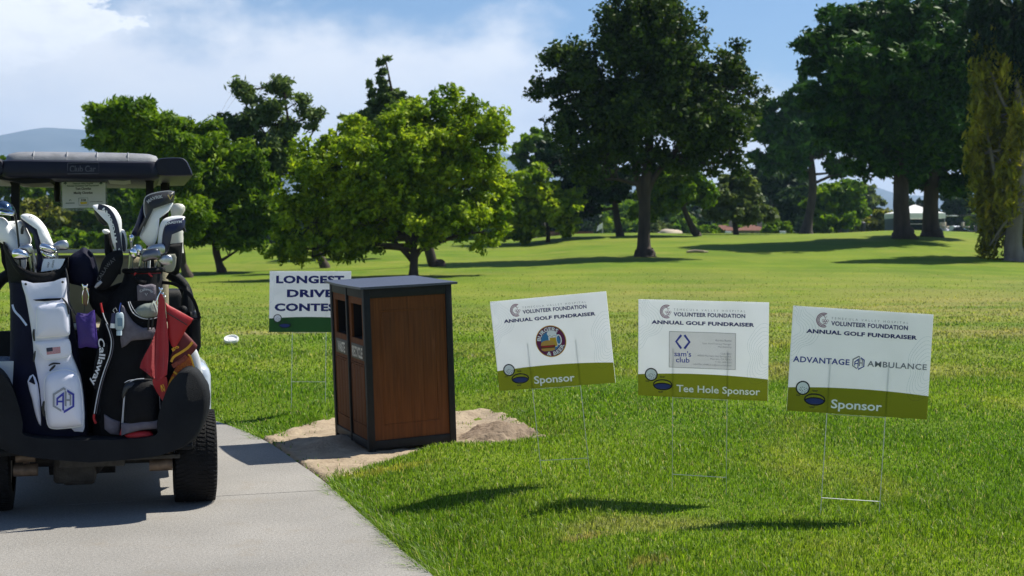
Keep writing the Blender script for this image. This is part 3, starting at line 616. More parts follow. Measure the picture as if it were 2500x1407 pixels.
# ------------------------------------------------------------------ yard signs
def rotm(a, b, c):
    return Matrix.Rotation(a, 4, 'Z') @ Matrix.Rotation(b, 4, 'X') @ Matrix.Rotation(c, 4, 'Y')
def ink(name, c, tr=.25, r=.5): return mat(name, c, rough=r, var=.03, vscale=5, trans=tr, spec=.3)
def film(name, c, cov=.22):
    """translucent printing ink: filters the light of the panel below it"""
    m = bpy.data.materials.new(name); m.use_nodes = True; nt = m.node_tree; N = nt.nodes; L = nt.links; b = N['Principled BSDF']; b.inputs['Roughness'].default_value = .5
    tn = N.new('ShaderNodeTexNoise'); tn.inputs['Scale'].default_value = 6; mx = N.new('ShaderNodeMix'); mx.data_type = 'RGBA'; mx.inputs[6].default_value = (*[x*.96 for x in c], 1); mx.inputs[7].default_value = (*c, 1); L.new(tn.outputs[0], mx.inputs[0]); L.new(mx.outputs[2], b.inputs['Base Color'])
    t = N.new('ShaderNodeBsdfTransparent'); L.new(mx.outputs[2], t.inputs[0]); ms = N.new('ShaderNodeMixShader'); ms.inputs[0].default_value = cov; L.new(t.outputs[0], ms.inputs[1]); L.new(b.outputs[0], ms.inputs[2]); L.new(ms.outputs[0], N['Material Output'].inputs['Surface']); return m
I_WHITE = ink('sign_white', (.90, .91, .93), .5); I_OLIVE = film('olive_ink', (.27, .31, .02)); I_GREEN = film('dark_green_ink', (.045, .15, .05))
I_NAVY = ink('navy_ink', (.014, .022, .15), .05); I_BLACK = ink('black_ink', (.006, .008, .016), .05); I_BALL = ink('ball_white_ink', (.90, .91, .91), 0); I_TXT = ink('white_ink', (.95, .95, .96), 0)
I_HOLE = ink('hole_blue_ink', (.03, .05, .22), .15); I_LINE = film('contour_ink', (.55, .66, .68), .1); I_PLUM = ink('plum_ink', (.18, .02, .10), .1); I_CARD = film('card_grey_ink', (.80, .79, .79), .12)
I_EDGE = ink('card_edge_ink', (.36, .36, .38), .2); I_CBLUE = ink('club_blue_ink', (.05, .07, .42), .1); I_GREY = ink('grey_ink', (.20, .21, .26), .15); I_BLUE = ink('royal_blue_ink', (.02, .05, .30), .1)
I_YEL = ink('yellow_ink', (.80, .58, .10), .2); I_SKY = ink('sky_blue_ink', (.07, .30, .60), .2); I_BUN = ink('bun_ink', (.72, .42, .10), .2); I_BRN = ink('brown_ink', (.16, .05, .02), .1); I_BEER = ink('beer_ink', (.80, .50, .05), .2); I_SILV = ink('silver_ink', (.20, .21, .25), .1)
M_WIRE = mat('galvanised_wire', (.55, .57, .58), rough=.35, metal=.85, var=.15, vscale=40)
SW, SH, ST = .6096, .4572, .0044
def Pt(u, v, k): return ((u-.5)*SW, -ST/2-.0004*k, (1-v)*SH)
def poly(mb, pts, k): return mb.add([Pt(u, v, k) for u, v in pts], [tuple(range(len(pts)))], False)
def ell(cu, cv, ru, rv, n=40, a0=0, a1=2*PI): return [(cu+ru*math.cos(a0+(a1-a0)*i/n), cv+rv*math.sin(a0+(a1-a0)*i/n)) for i in range(n+(0 if abs(a1-a0-2*PI) < 1e-6 else 1))]
AR = SW/SH
def ringm(mb, cu, cv, ru, rv, w, k, n=44, a0=0, a1=2*PI):
    """open or closed band, w = width in u"""
    full = abs(a1-a0-2*PI) < 1e-6; m = n if full else n+1; vs = []
    for i in range(m):
        a = a0+(a1-a0)*i/n
        for s in (1, -1): vs.append(Pt(cu+(ru+s*w/2)*math.cos(a), cv+(rv+s*w/2*AR)*math.sin(a), k))
    return mb.add(vs, [(2*i, 2*i+1, (2*i+3) % (2*m), (2*i+2) % (2*m)) for i in range(n)], False)
def stroke(mb, pts, w, k):
    """thin line through (u,v) points"""
    P = [Vector((u*SW, v*SH)) for u, v in pts]; vs = []
    for i, p in enumerate(P):
        t = (P[min(i+1, len(P)-1)]-P[max(i-1, 0)]); t = t.normalized() if t.length else Vector((1, 0)); nrm = Vector((-t.y, t.x))*w*SW/2
        for q in (p+nrm, p-nrm): vs.append(Pt(q.x/SW, q.y/SH, k))
    return mb.add(vs, [(2*i, 2*i+1, 2*i+3, 2*i+2) for i in range(len(P)-1)], False)
def line_text(mb, s, u0, u1, v, cap, k, bold=0., space=1., slant=0.):
    """v: vertical centre of the capitals, cap: capital height as a share of the panel"""
    return text(mb, s, lambda x, y: Pt(u0+(u1-u0)*x+slant*y, v+cap/2-cap*y, k), bold, space)
def arc_text(mb, s, cu, cv, r, a0, a1, h, k, bold=0., inward=False):
    def fn(x, y):
        a = a0+(a1-a0)*x; rr = r+(h*y if not inward else h*(1-y)); return Pt(cu+rr*math.cos(a), cv-rr*math.sin(a)*AR, k)
    return text(mb, s, fn, bold, 1.05)
def hexagon_mark(blue, grey, cu, cv, h, k, fn=None):
    """interlocked A and H in a broken hexagon; h = height in v. Coordinates below are in half-heights"""
    q = fn or (lambda x, y: Pt(cu+x*h/2/AR, cv-y*h/2, k))
    def pg(mb, pts): mb.add([q(x, y) for x, y in pts], [tuple(range(len(pts)))], False)
    # grey left bracket, blue right bracket
    pg(grey, [(-.08, 1.), (-.88, .52), (-.88, -.48), (-.72, -.40), (-.72, .42), (-.08, .80)]); pg(grey, [(-.08, 1.), (-.08, .80), (.02, .86), (.18, .76), (.18, .94), (.02, 1.04)])
    pg(grey, [(-.88, -.48), (-.18, -.90), (-.18, -.72), (-.72, -.40)])
    pg(blue, [(.30, .86), (.88, .52), (.88, -.50), (.72, -.42), (.72, .42), (.30, .66)]); pg(blue, [(.88, -.50), (.02, -1.02), (.02, -.82), (.72, -.42)])
    # A (blue)
    pg(blue, [(-.58, -.42), (-.58, .18), (-.44, .10), (-.44, -.36)]); pg(blue, [(-.58, .18), (-.10, .58), (-.10, .36), (-.44, .10)]); pg(blue, [(-.10, .58), (.04, .66), (.04, -.82), (-.10, -.76)]); pg(blue, [(-.44, -.02), (-.10, -.02), (-.10, -.16), (-.44, -.16)])
    # H (grey)
    pg(grey, [(.10, .78), (.25, .70), (.25, -.48), (.10, -.42)]); pg(grey, [(.25, .10), (.52, .10), (.52, -.04), (.25, -.04)]); pg(grey, [(.40, .60), (.62, .46), (.62, -.36), (.50, -.42), (.50, .40), (.40, .46)])
def wordmark(inks, head):
    """circle of arcs round a bunch of grapes, two lines of writing and the headline"""
    nav, plum, blk = inks
    cu, cv = .222, .118
    for r, w, a in ((.050, .006, 1.25), (.041, .0052, 1.35), (.032, .0045, 1.5)): ringm(plum, cu, cv, r, r*AR, w, 4, 30, a*.9, 2*PI-a*.9)
    for gx_, gy_ in ((0, 0), (.016, 0), (.032, 0), (.008, .020), (.024, .020), (.016, .040)): ringm(plum, cu-.004+gx_, cv+.004+gy_*.9, .0072, .0072*AR, .0024, 4, 12)
    stroke(plum, [(cu-.004, cv-.05), (cu+.008, cv-.026), (cu+.012, cv-.008)], .0026, 4); stroke(plum, [(cu+.008, cv-.026), (cu+.022, cv-.034)], .0026, 4)
    line_text(blk, 'TEMECULA VALLEY HOSPITAL', .276, .824, .094, .022, 4, -.008, 1.7)
    line_text(nav, 'VOLUNTEER FOUNDATION', .276, .824, .142, .041, 4, .032, 1.06)
    line_text(head, 'ANNUAL GOLF FUNDRAISER', .104, .893, .229, .037, 4, .042, 1.05)
def golf_art(nav, ball, hole, hrim, tuft, v=0.):
    poly(ball, ell(.104, .775+v, .046, .046*AR), 4); ringm(nav, .104, .775+v, .046, .046*AR, .0095, 5)
    for i in range(22):
        a = i*2.4; r = .006+.0068*math.sqrt(i)*1.0; x, y = .112+r*math.cos(a)*.95, .79+v+r*.8*AR*math.sin(a)
        if (x-.104)**2+((y-.775-v)/AR)**2 < .037**2 and y > .765+v: stroke(nav, [(x-.0032, y+.004), (x+.0032, y-.004)], .0032, 5)
    poly(hole, [(.194+.070*math.cos(a), .890+v+.032*math.sin(a)) if math.sin(a) > 0 else (.194+.070*math.cos(a), .890+v+.028*math.sin(a)) for a in [2*PI*i/40 for i in range(40)]], 3)
    ringm(hrim, .194, .878+v, .072, .052, .0095, 5); stroke(hrim, ell(.194, .892+v, .068, .030, 24, PI, 2*PI), .0075, 5)
    for gi, (gx_, gy_, s) in enumerate(((.072, .845, .8), (.190, .795, 1.), (.176, .952, 1.))):
        for dx in (-.010, -.003, .005, .012): stroke(tuft[gi], [(gx_+dx*s, gy_+v+.010*s), (gx_+dx*1.5*s+.001, gy_+v-.008*s)], .0045*s, 5)
def contours(l1, l2, right=True):
    for i in range(7):
        P = []; Q = []
        for j in range(37):
            a = PI*(j/36-.5); r = .045+.0155*i; w = 1+.22*math.sin(3*a+.6+.12*i)+.10*math.sin(5*a+1.1)
            x = r*w*math.cos(a)*1.05; y = .20+.0+r*w*math.sin(a)*2.35; P.append((max(.003, x+.004), max(.006, y)))
            a2 = PI/2+PI*j/36; w2 = 1+.20*math.sin(3*a2+1.2+.1*i)+.10*math.sin(5*a2); Q.append((min(.997, .998+r*w2*math.cos(a2)*1.25), .53-r*w2*math.sin(a2)*1.95))
        stroke(l1, P, .0013, 2)
        if right: stroke(l2, Q, .0013, 2)
BEND = lambda u: .752+.026*(2*u-1)**2
def yard_sign(label, pose, wires, kind, mud=-.5, group='yard signs stuck in the lawn'):
    M = Matrix.Translation(pose[:3]) @ rotm(*pose[3:]); FR.append(M)
    base = M @ Vector((0, 0, mud+.04)); t = thing('yard_sign', label, 'sign', (0, 0, mud+.04), group)
    p = finish('panel', MB().box((0, 0, SH/2), (SW, ST, SH)), I_WHITE, t)
    rib = MB()
    for i in range(72):
        x = (-.5+(i+.5)/72)*SW; rib.box((x, 0, SH+.0007), (.0016, ST*.9, .0014))
    finish('flute_edge', rib, I_WHITE, p)
    w = MB()
    for u in wires: x = (u-.5)*SW; w.tube([(x, 0, mud-.08), (x, 0, mud+.3), (x, 0, SH*.50)], .0019, 6)
    xa, xb = [(u-.5)*SW for u in wires]
    w.tube([(xa, 0, -.004), (xb, 0, -.004)], .0019, 6); w.tube([(xa, -.002, mud+.13), (xb, -.002, mud+.13)], .0019, 6)
    finish('stake_frame', w, M_WIRE, t)
    nav, plum, blk, ball, hole, ln, txt, band, head, ln2, hrim, tuft = [MB() for _ in range(12)]
    us = [i/40 for i in range(41)]
    poly(band, [(u, BEND(u)) for u in us]+[(1, 1), (0, 1)], 1)
    finish('ground_band', band, I_GREEN if kind == 'drive' else I_OLIVE, p)
    art = MB()
    tuft = [MB(), MB(), MB()]; golf_art(art, ball, hole, hrim, tuft)
    contours(ln, ln2, kind != 'drive')
    if kind != 'drive': wordmark((nav, plum, blk), head)
    extra = []
    if kind == 'drive':
        line_text(nav, 'LONGEST', .080, .915, .135, .118, 4, .045, 1.06); line_text(nav, 'DRIVE', .215, .785, .362, .118, 4, .045, 1.06); line_text(nav, 'CONTEST', .066, .934, .590, .118, 4, .045, 1.06)
    if kind == 'burger':
        line_text(txt, 'Sponsor', .312, .662, .905, .085, 5, .02)
        cu, cv, r = .492, .492, .1315
        b1, b2, b3, b4, b5, b6, b7, b8 = [MB() for _ in range(8)]
        poly(b1, ell(cu, cv, r, r*AR, 60), 2); poly(b2, ell(cu, cv, r*.955, r*.955*AR, 60), 3); poly(b3, ell(cu, cv, r*.925, r*.925*AR, 60), 4); poly(b4, ell(cu-.002, cv, r*.62, r*.62*AR, 60), 5)
        arc_text(b5, 'BURGERS', cu, cv, r*.66, PI*.97, PI*.27, r*.24, 6, .03); arc_text(b5, '& BEER', cu, cv, r*.66, -PI*.63, -PI*.10, r*.24, 6, .03, inward=True)
        X = lambda x, y: (cu+x*r, cv-y*r*AR)      # logo units, y up
        poly(b5, [X(*q) for q in [(-.12, -.38), (-.14, .35), (-.22, .48), (-.14, .64), (.1, .68), (.36, .6), (.42, .45), (.38, .3), (.42, -.35), (.1, -.42)]], 6)
        poly(b6, [X(*q) for q in [(-.06, .22), (.34, .22), (.40, -.30), (.1, -.38), (-.04, -.3)]], 7)
        ringm(b5, *X(.52, .06), r*.16, r*.30*AR, r*.075, 6)
        stroke(b8, [X(*q) for q in [(-.14, .30), (-.02, .38), (.1, .26), (.22, .37), (.38, .30)]], .0022, 7)
        poly(b1, [X(*q) for q in smooth_pts([(-.68, -.25), (-.62, -.05), (-.38, .06), (-.05, .06), (.18, -.04), (.24, -.24)], 4, False)], 8)
        poly(b8, [X(*q) for q in [(-.66, -.25), (.24, -.24), (.27, -.32), (.2, -.44), (-.62, -.44), (-.69, -.32)]], 8)
        poly(b7, [X(*q) for q in [(-.6, -.24), (-.2, -.27), (.2, -.24), (.16, -.32), (-.25, -.36), (-.62, -.33)]], 9)
        poly(b1, [X(*q) for q in [(-.66, -.42), (.24, -.42), (.22, -.55), (.05, -.60), (-.5, -.60), (-.66, -.52)]], 9)
        for nm, mb_, mt in (('logo_rim', b1, I_BUN), ('logo_outline', b2, I_BRN), ('logo_ring', b3, I_PLUM), ('logo_sky', b4, I_SKY), ('logo_lettering', b5, I_TXT), ('logo_beer', b6, I_BEER), ('logo_filling', b7, ink('tomato_ink', (.5, .03, .03), .1)), ('logo_patty', b8, I_BRN)): extra.append((nm, mb_, mt))
    if kind == 'club':
        line_text(txt, 'Tee Hole Sponsor', .303, .942, .905, .074, 5, .018)
        cd, ce, cb, cg, cg2 = [MB() for _ in range(5)]
        x0, x1, y0, y1 = .243, .753, .322, .692
        [stroke(ce, [a_, b_], .004, 3) for a_, b_ in (((x0, y0), (x1, y0)), ((x1, y0), (x1, y1)), ((x1+.001, y1), (x0, y1)), ((x0, y1), (x0, y0)))]; poly(cd, [(x0, y0), (x1, y0), (x1, y1), (x0, y1)], 2)
        for s in (-1, 1): stroke(cb, [(.349+s*.012, .355), (.349+s*.052, .425), (.349+s*.012, .495)], .017, 4)
        line_text(cb, "sam's", .284, .414, .548, .055, 4, .012); line_text(cb, 'club', .296, .402, .610, .055, 4, .012)
        for s, v, a, h in (('Aurora Romo', .397, .598, .024), ('Sales And Training Manager', .433, .500, .018), ('Membership', .463, .620, .018), ('Club 4822', .533, .640, .019), ('40500 Murrieta Hot Springs Rd.', .560, .462, .018), ('Murrieta, CA 92563', .590, .562, .018), ('T 951-409-1201', .620, .600, .018), ('m0r09kc.s04822.us@samsclub.com', .650, .430, .018)):
            line_text(cg if v < .5 else cg2, s, a, .722, v, h, 4, -.004)
        extra += [('card_border', ce, I_EDGE), ('business_card', cd, I_CARD), ('card_logo', cb, I_CBLUE), ('card_writing', cg, I_GREY), ('card_writing', cg2, I_GREY)]
    if kind == 'ambulance':
        line_text(txt, 'Sponsor', .312, .675, .905, .085, 5, .02)
        bl, gr, sv = MB(), MB(), MB()
        line_text(bl, 'ADVANTAGE', .022, .425, .503, .055, 4, .022, 1.06); line_text(sv, 'AMBULANCE', .552, .975, .503, .055, 4, .016, 1.08)
        hexagon_mark(bl, sv, .488, .505, .132, 4)
        extra += [('blue_lettering', bl, I_BLUE), ('grey_lettering', sv, I_SILV)]
    for nm, mb_, mt in [('navy_lettering', nav, I_NAVY), ('headline', head, I_NAVY), ('ball_outline', art, I_BLACK), ('hole_outline', hrim, I_BLACK), *[('grass_tuft', q_, I_BLACK) for q_ in tuft], ('contour_lines', ln2, I_LINE), ('ball_print', ball, I_BALL), ('hole_print', hole, I_HOLE), ('contour_lines', ln, I_LINE), ('crest', plum, I_PLUM), ('thin_lettering', blk, I_GREY), ('lettering', txt, I_TXT)]+extra:
        if mb_.v: finish(nm, mb_, mt, p)
    FR.pop(); return t
yard_sign('tilted white and olive sponsor sign with a round burger and beer mug logo', (.2262, 7.0003, .5919, -.30, .04, -.0991), (.288, .702), 'burger', group=None)
yard_sign('white and olive tee hole sponsor sign with a grey business card printed on it', (.8897, 6.4969, .5916, -.3001, .05, .0119), (.273, .692), 'club', group=None)
yard_sign('white and olive sponsor sign for an ambulance firm, rightmost of the signs', (1.5008, 6.043, .5698, -.0137, -.0344, .0627), (.288, .705), 'ambulance', group=None)
yard_sign('white and dark green longest drive contest sign half hidden behind the wooden bin', (-1.511, 10.3889, .6439, .0016, -.10, .0023), (.285, .70), 'drive', group=None)

# ------------------------------------------------------------------ wooden waste and recycling bin
M_WOOD = mat('brown_wood_grain_board', (.18, .062, .018), rough=.75, c2=(.095, .034, .011), vscale=9, bump=.35, bscale=30, stretch=(9, 9, .35), detail=7, spec=.2)
M_FRAME = mat('black_powder_coat', (.010, .011, .012), rough=.6, spec=.3, var=.2, vscale=30, bump=.15, bscale=400)
M_LID = mat('speckled_dark_lid', (.065, .072, .11), rough=.45, c2=(.015, .018, .03), vscale=160, bump=.3, bscale=160, spec=.7, detail=2)
M_VOID = mat('dark_liner', (.006, .006, .007), rough=.9); M_ENGR = mat('cream_paint', (.62, .58, .48), rough=.7)
M_PLATE = mat('plaque_brown', (.035, .026, .02), rough=.5)
BW, BD, BH = .583, .790, 1.035
MBIN = Matrix.Translation((-.89, 8.667, -.008)) @ rotm(.399, .025, -.044); FR.append(MBIN)
t = thing('waste_bin', 'brown wood-panelled double bin with black frame, marked waste and recycle', 'bin', (BW/2, BD/2, 0))
fr = MB(); c = .042
for x in (c/2, BW-c/2):
    for y in (c/2, BD-c/2): fr.box((x, y, BH/2), (c, c, BH), .004)
for z, h in ((BH-.030, .060), (.05, .055)):
    fr.box((BW/2, .016, z), (BW-2*c, .026, h), .003); fr.box((BW/2, BD-.016, z), (BW-2*c, .026, h), .003)
    fr.box((.016, BD/2, z), (.026, BD-2*c, h), .003); fr.box((BW-.016, BD/2, z), (.026, BD-2*c, h), .003)
fr.box((.012, BD/2, BH/2), (.03, .026, BH), .003)
finish('frame', fr, M_FRAME, t)
sp = MB(); z0, z1 = .077, BH-.06
def side_board(mb, y, sgn, w, rows):
    """raised moulding over tongue-and-groove planks; y = face plane"""
    mb.box((BW/2, y, (z0+z1)/2), (BW-2*c, .012, z1-z0))
    x0, x1 = c+.075, BW-c-.075; a, b = z0+.10, z1-.09
    k = 4; wv = (x1-x0)/k
    for i in range(k): mb.box((x0+wv*(i+.5), y+sgn*.0062, (a+b)/2), (wv-.003, .003, b-a-.012), .0015)
    for (cx, cz, sx, sz) in (((x0+x1)/2, a-.006, x1-x0+.024, .009), ((x0+x1)/2, b+.006, x1-x0+.024, .009)): mb.box((cx, y+sgn*.0065, cz), (sx, .0055, sz), .002)
    for xx in (x0-.006, x1+.006): mb.box((xx, y+sgn*.006, (a+b)/2), (.009, .005, b-a+.004), .003)
side_board(sp, .020, -1, 0, 0); finish('side_panel', sp, M_WOOD, t)
sp = MB(); side_board(sp, BD-.020, 1, 0, 0); finish('side_panel', sp, M_WOOD, t)
sp = MB().box((BW-.02, BD/2, (z0+z1)/2), (.012, BD-2*c, z1-z0)); finish('rear_panel', sp, M_WOOD, t)
def door(y0, y1, word):
    d = MB(); xm = .020; hz0, hz1 = BH-.325, BH-.105; yc = (y0+y1)/2; m_ = .052
    d.box((xm, yc, (z0+hz0)/2), (.016, y1-y0, hz0-z0), .001); d.box((xm, yc, (hz1+z1)/2), (.016, y1-y0, z1-hz1), .001)
    for a, b in ((y0, y0+m_), (y1-m_, y1)): d.box((xm, (a+b)/2, (hz0+hz1)/2), (.016, b-a, hz1-hz0), .001)
    # lower moulding and boards
    a, b = z0+.09, hz0-.165; ya, yb = y0+.035, y1-.035; n = 4; wv = (yb-ya)/n
    for i in range(n): d.box((xm-.0105, ya+wv*(i+.5), (a+b)/2), (.005, wv-.004, b-a-.012), .0015)
    for zz in (a-.005, b+.005): d.box((xm-.011, (ya+yb)/2, zz), (.010, yb-ya+.02, .009), .003)
    for yy in (ya-.005, yb+.005): d.box((xm-.011, yy, (a+b)/2), (.009, .009, b-a), .003)
    o = finish('door', d, M_WOOD, t)
    pl = MB().box((xm-.0095, yc, hz0-.085), (.004, y1-y0-.07, .095), .001); finish('plaque', pl, M_PLATE, o)
    tx = MB(); w = (y1-y0)*.50 if word == 'WASTE' else (y1-y0)*.66
    text(tx, word, lambda u, v: (xm-.0130, yc+w/2-w*u, hz0-.118+.066*v), .03)
    finish('lettering', tx, M_ENGR, o)
    vo = MB().box((xm+.16, yc, (hz0+hz1)/2), (.30, y1-y0-2*m_+.002, hz1-hz0+.002)); vo2 = MB()
    x_ = xm+.004; Y0, Y1 = y0+m_-.001, y1-m_+.001
    vo2.add([(x_, Y0, hz0), (x_, Y1, hz0), (x_, Y1, hz1), (x_, Y0, hz1), (x_+.3, Y0, hz0), (x_+.3, Y1, hz0), (x_+.3, Y1, hz1), (x_+.3, Y0, hz1)], [(4, 5, 6, 7), (0, 1, 5, 4), (1, 2, 6, 5), (2, 3, 7, 6), (3, 0, 4, 7)], False)
    finish('opening', vo2, M_VOID, o)
door(c+.001, BD/2-.014, 'RECYCLE'); door(BD/2+.014, BD-c-.001, 'WASTE')
lid = MB(); P = []
for i in range(13):
    y = -.030+(BD+.060)*i/12; P.append((-.026-.020*math.sin(PI*i/12), y))
P += [(BW+.030, BD+.030), (BW+.030, -.030)]
lid.prism([(x, y, BH+.001) for x, y in P], (0, 0, .014)); finish('lid', lid, M_LID, t)
FR.pop()

# small things on the grass
M_WHITE = mat('white_plastic', (.72, .72, .70), rough=.45, var=.05)
q = hit(565, 841, 10, 25); t = thing('tee_marker', 'white ring-shaped disc lying on the mown grass beside the cart', 'disc', q)
mb = MB(); M0 = Matrix.Translation(q+Vector((0, 0, .02)))
rings = []
for r_, z in ((.105, 0), (.108, .02), (.100, .032), (.085, .030), (.078, .018), (.05, .014), (.045, .022), (.001, .024)): rings.append([tuple(q+Vector((0, 0, .045))+Matrix.Rotation(R(24), 3, 'X') @ Vector((r_*.8*math.cos(2*PI*j/28), r_*.8*math.sin(2*PI*j/28), z))) for j in range(28)])
mb.loft(rings, cap=True); finish('disc', mb, M_WHITE, t)
M_TWIG = mat('dead_wood', (.30, .24, .17), rough=.9)
q = hit(1705, 618, 20, 100); s = q.y/F; t = thing('fallen_branch', 'fallen grey branch lying on the lawn right of the tall forked tree', 'branch', q)
mb = MB(); mb.tube([q+Vector((-28*s, 0, .04)), q+Vector((-8*s, .1, .07)), q+Vector((12*s, .0, .05)), q+Vector((26*s, .2, .04))], [.05, .06, .05, .02], 7)
finish('wood', mb, M_TWIG, t)
# dry soil scrapes on the mown lawn
# ------------------------------------------------------------------ far things
IM = Matrix.Identity(4)
M_CANVAS = mat('white_canvas', (.85, .85, .86), rough=.8, var=.03, trans=.25); M_METAL = mat('grey_metal_pole', (.4, .4, .42), rough=.4, metal=.8)
M_DARKC = mat('dark_cart_body', (.012, .016, .04), rough=.25, coat=.6); M_WHITEC = mat('white_cart_body', (.60, .61, .63), rough=.35, coat=.3, var=.03)
M_SEAT = mat('tan_seat_vinyl', (.42, .36, .26), rough=.55); M_BLKP = mat('black_plastic', (.012, .012, .014), rough=.45, var=.2, vscale=20); M_TYREF = mat('far_tyre_rubber', (.018, .018, .018), rough=.8)
def far_cart(label, px, py, body, roofm, yaw, Yf):
    q = Vector((at(px, py, Yf).x, Yf, 0)); q.z = gz(q.x, q.y); M = Matrix.Translation(q) @ Matrix.Rotation(yaw, 4, 'Z'); FR.append(M); t = thing('golf_cart', label, 'golf cart', (0, 0, 0))
    b = MB(); prof = [(-1.15, .32), (-1.18, .75), (-.55, .80), (-.50, .62), (.35, .42), (.42, .80), (.62, .88), (1.12, .72), (1.22, .42), (1.1, .28)]
    b.prism([(x, -.55, z) for x, z in smooth_pts(prof, 3)], (0, 1.1, 0), True); finish('body', b, body, t)
    finish('roof', MB().box((-.15, 0, 1.79), (1.75, 1.15, .08), .035), roofm, t)
    for x, x2 in ((-.95, -.85), (.75, .45)):
        for y in (-.5, .5): finish('post', MB().tube([(x, y, .7), (x2, y, 1.76)], .022, 6), M_BLKP, t)
    finish('seat', MB().box((-.35, 0, .78), (.5, .95, .14), .05).box((-.62, 0, 1.02), (.12, .95, .4), .05), M_SEAT, t)
    for x in (-.8, .82):
        for y in (-.48, .48):
            w = MB().cyl((x, y-.09, .23), (x, y+.09, .23), .23, 18); o = finish('wheel', w, M_TYREF, t); finish('rim', MB().cyl((x, y-.095, .23), (x, y+.095, .23), .11, 14), M_METAL, o)
    finish('steering_wheel', MB().tube([(.28+.05*math.cos(a), .22+.16*math.cos(a), 1.0+.16*math.sin(a)) for a in [2*PI*i/14 for i in range(15)]], .015, 6).tube([(.45, .22, .8), (.28, .22, 1.0)], .02, 6), M_BLKP, t)
    FR.pop(); return t
far_cart('white golf cart parked in tree shade far off, behind the bushy tree', 855, 633, M_WHITEC, M_WHITEC, .25, 112)
far_cart('white-nosed golf cart with a pale roof, parked right of the canopy tent', 2316, 574, M_WHITEC, M_WHITEC, -.9, 128)
far_cart('dark navy golf cart parked at the far right under the trees', 2368, 573, M_DARKC, M_BLKP, -.5, 122)
# canopy tent
q = at(2232, 575, 112); b = Vector((q.x, 112, gz(q.x, 112))); s = 112/F
t = thing('canopy_tent', 'white pop-up canopy tent between the two thick pine trunks', 'tent', b)
hw = 58*s; zt = b.z+48*s; za = b.z+70*s
mb = MB(); cs = [(b.x+sx*hw, b.y+sy*hw, zt) for sx, sy in ((-1, -1), (1, -1), (1, 1), (-1, 1))]; cl = [(x, y, z-.42) for x, y, z in cs]
apx = (b.x, b.y, za); rings = [cl, cs, [tuple(Vector(p).lerp(Vector(apx), .5)+Vector((0, 0, -.08))) for p in cs], [tuple(Vector(p).lerp(Vector(apx), .97)) for p in cs]]
mb.loft(rings, cap=False); finish('canopy', mb, M_CANVAS, t, sharp=10)
for sx, sy in ((-1, -1), (1, -1), (1, 1), (-1, 1)): finish('leg', MB().tube([(b.x+sx*hw*.97, b.y+sy*hw*.97, b.z-.1), (b.x+sx*hw*.97, b.y+sy*hw*.97, zt-.2)], .03, 6), M_METAL, t)
finish('side_wall', MB().box((b.x-hw*.99, b.y, b.z+(zt-b.z)*.5), (.02, hw*1.9, (zt-b.z)*.9)), mat('grey_mesh_wall', (.10, .12, .15), rough=.9), t)
t2 = thing('folding_table', 'folding table with goods standing under the white canopy tent', 'table', b+Vector((.3, -.2, 0)))
mb = MB().box((b.x+.3, b.y-.2, b.z+.74), (1.8, .75, .04), .01); finish('table_top', mb, M_WHITE, t2)
for sx in (-.8, .8):
    for sy in (-.3, .3): finish('leg', MB().tube([(b.x+.3+sx, b.y-.2+sy, b.z-.05), (b.x+.3+sx, b.y-.2+sy, b.z+.73)], .018, 6), M_METAL, t2)
# flagstick
q = Vector((at(1471, 577, 106).x, 106, 0)); q.z = gz(q.x, q.y); s = q.y/F
t = thing('golf_flag', 'small white flag on a thin pin standing on the distant green', 'flag', q)
finish('flagstick', MB().tube([q+Vector((0, 0, -.1)), q+Vector((0, 0, 35*s))], .022, 6), mat('pin_paint', (.6, .6, .5), rough=.5), t)
fl = MB(); vs = []
for i in range(6):
    for j in range(2): vs.append((q.x-i*.09*(1 if j else .8), q.y+.06*math.sin(i*1.4), q.z+35*s-(.42 if j else 0)-i*.05+(0 if j else -.0)))
fl.add(vs, [(2*i, 2*i+1, 2*i+3, 2*i+2) for i in range(5)]); bmf = [(v[0], v[1]+.012, v[2]) for v in vs]; fl.add(bmf, [(2*i, 2*i+1, 2*i+3, 2*i+2) for i in range(5)])
finish('flag', fl, M_CANVAS, t)
# pale boulder mass
for (px, py, w_, h_, lab, sd) in ((1637, 577, 29, 12, 'broad pale sandstone boulder just beyond the crest of the lawn', 1), (1618, 576, 15, 8, 'smaller pale boulder on the left of the broad boulder', 2)):
    x = at(px, py, 104).x; z = gz(x, 104); s = 104/F; t = thing('boulder', lab, 'rock', (x, 104, z))
    mb = rock(MB(), (x, 104, z+h_*s*.35), w_*s, h_/w_, sd); finish('stone', mb, mat('sandstone', (.50, .42, .32), rough=.95, bump=.5, bscale=3, c2=(.36, .30, .22), vscale=1), t)
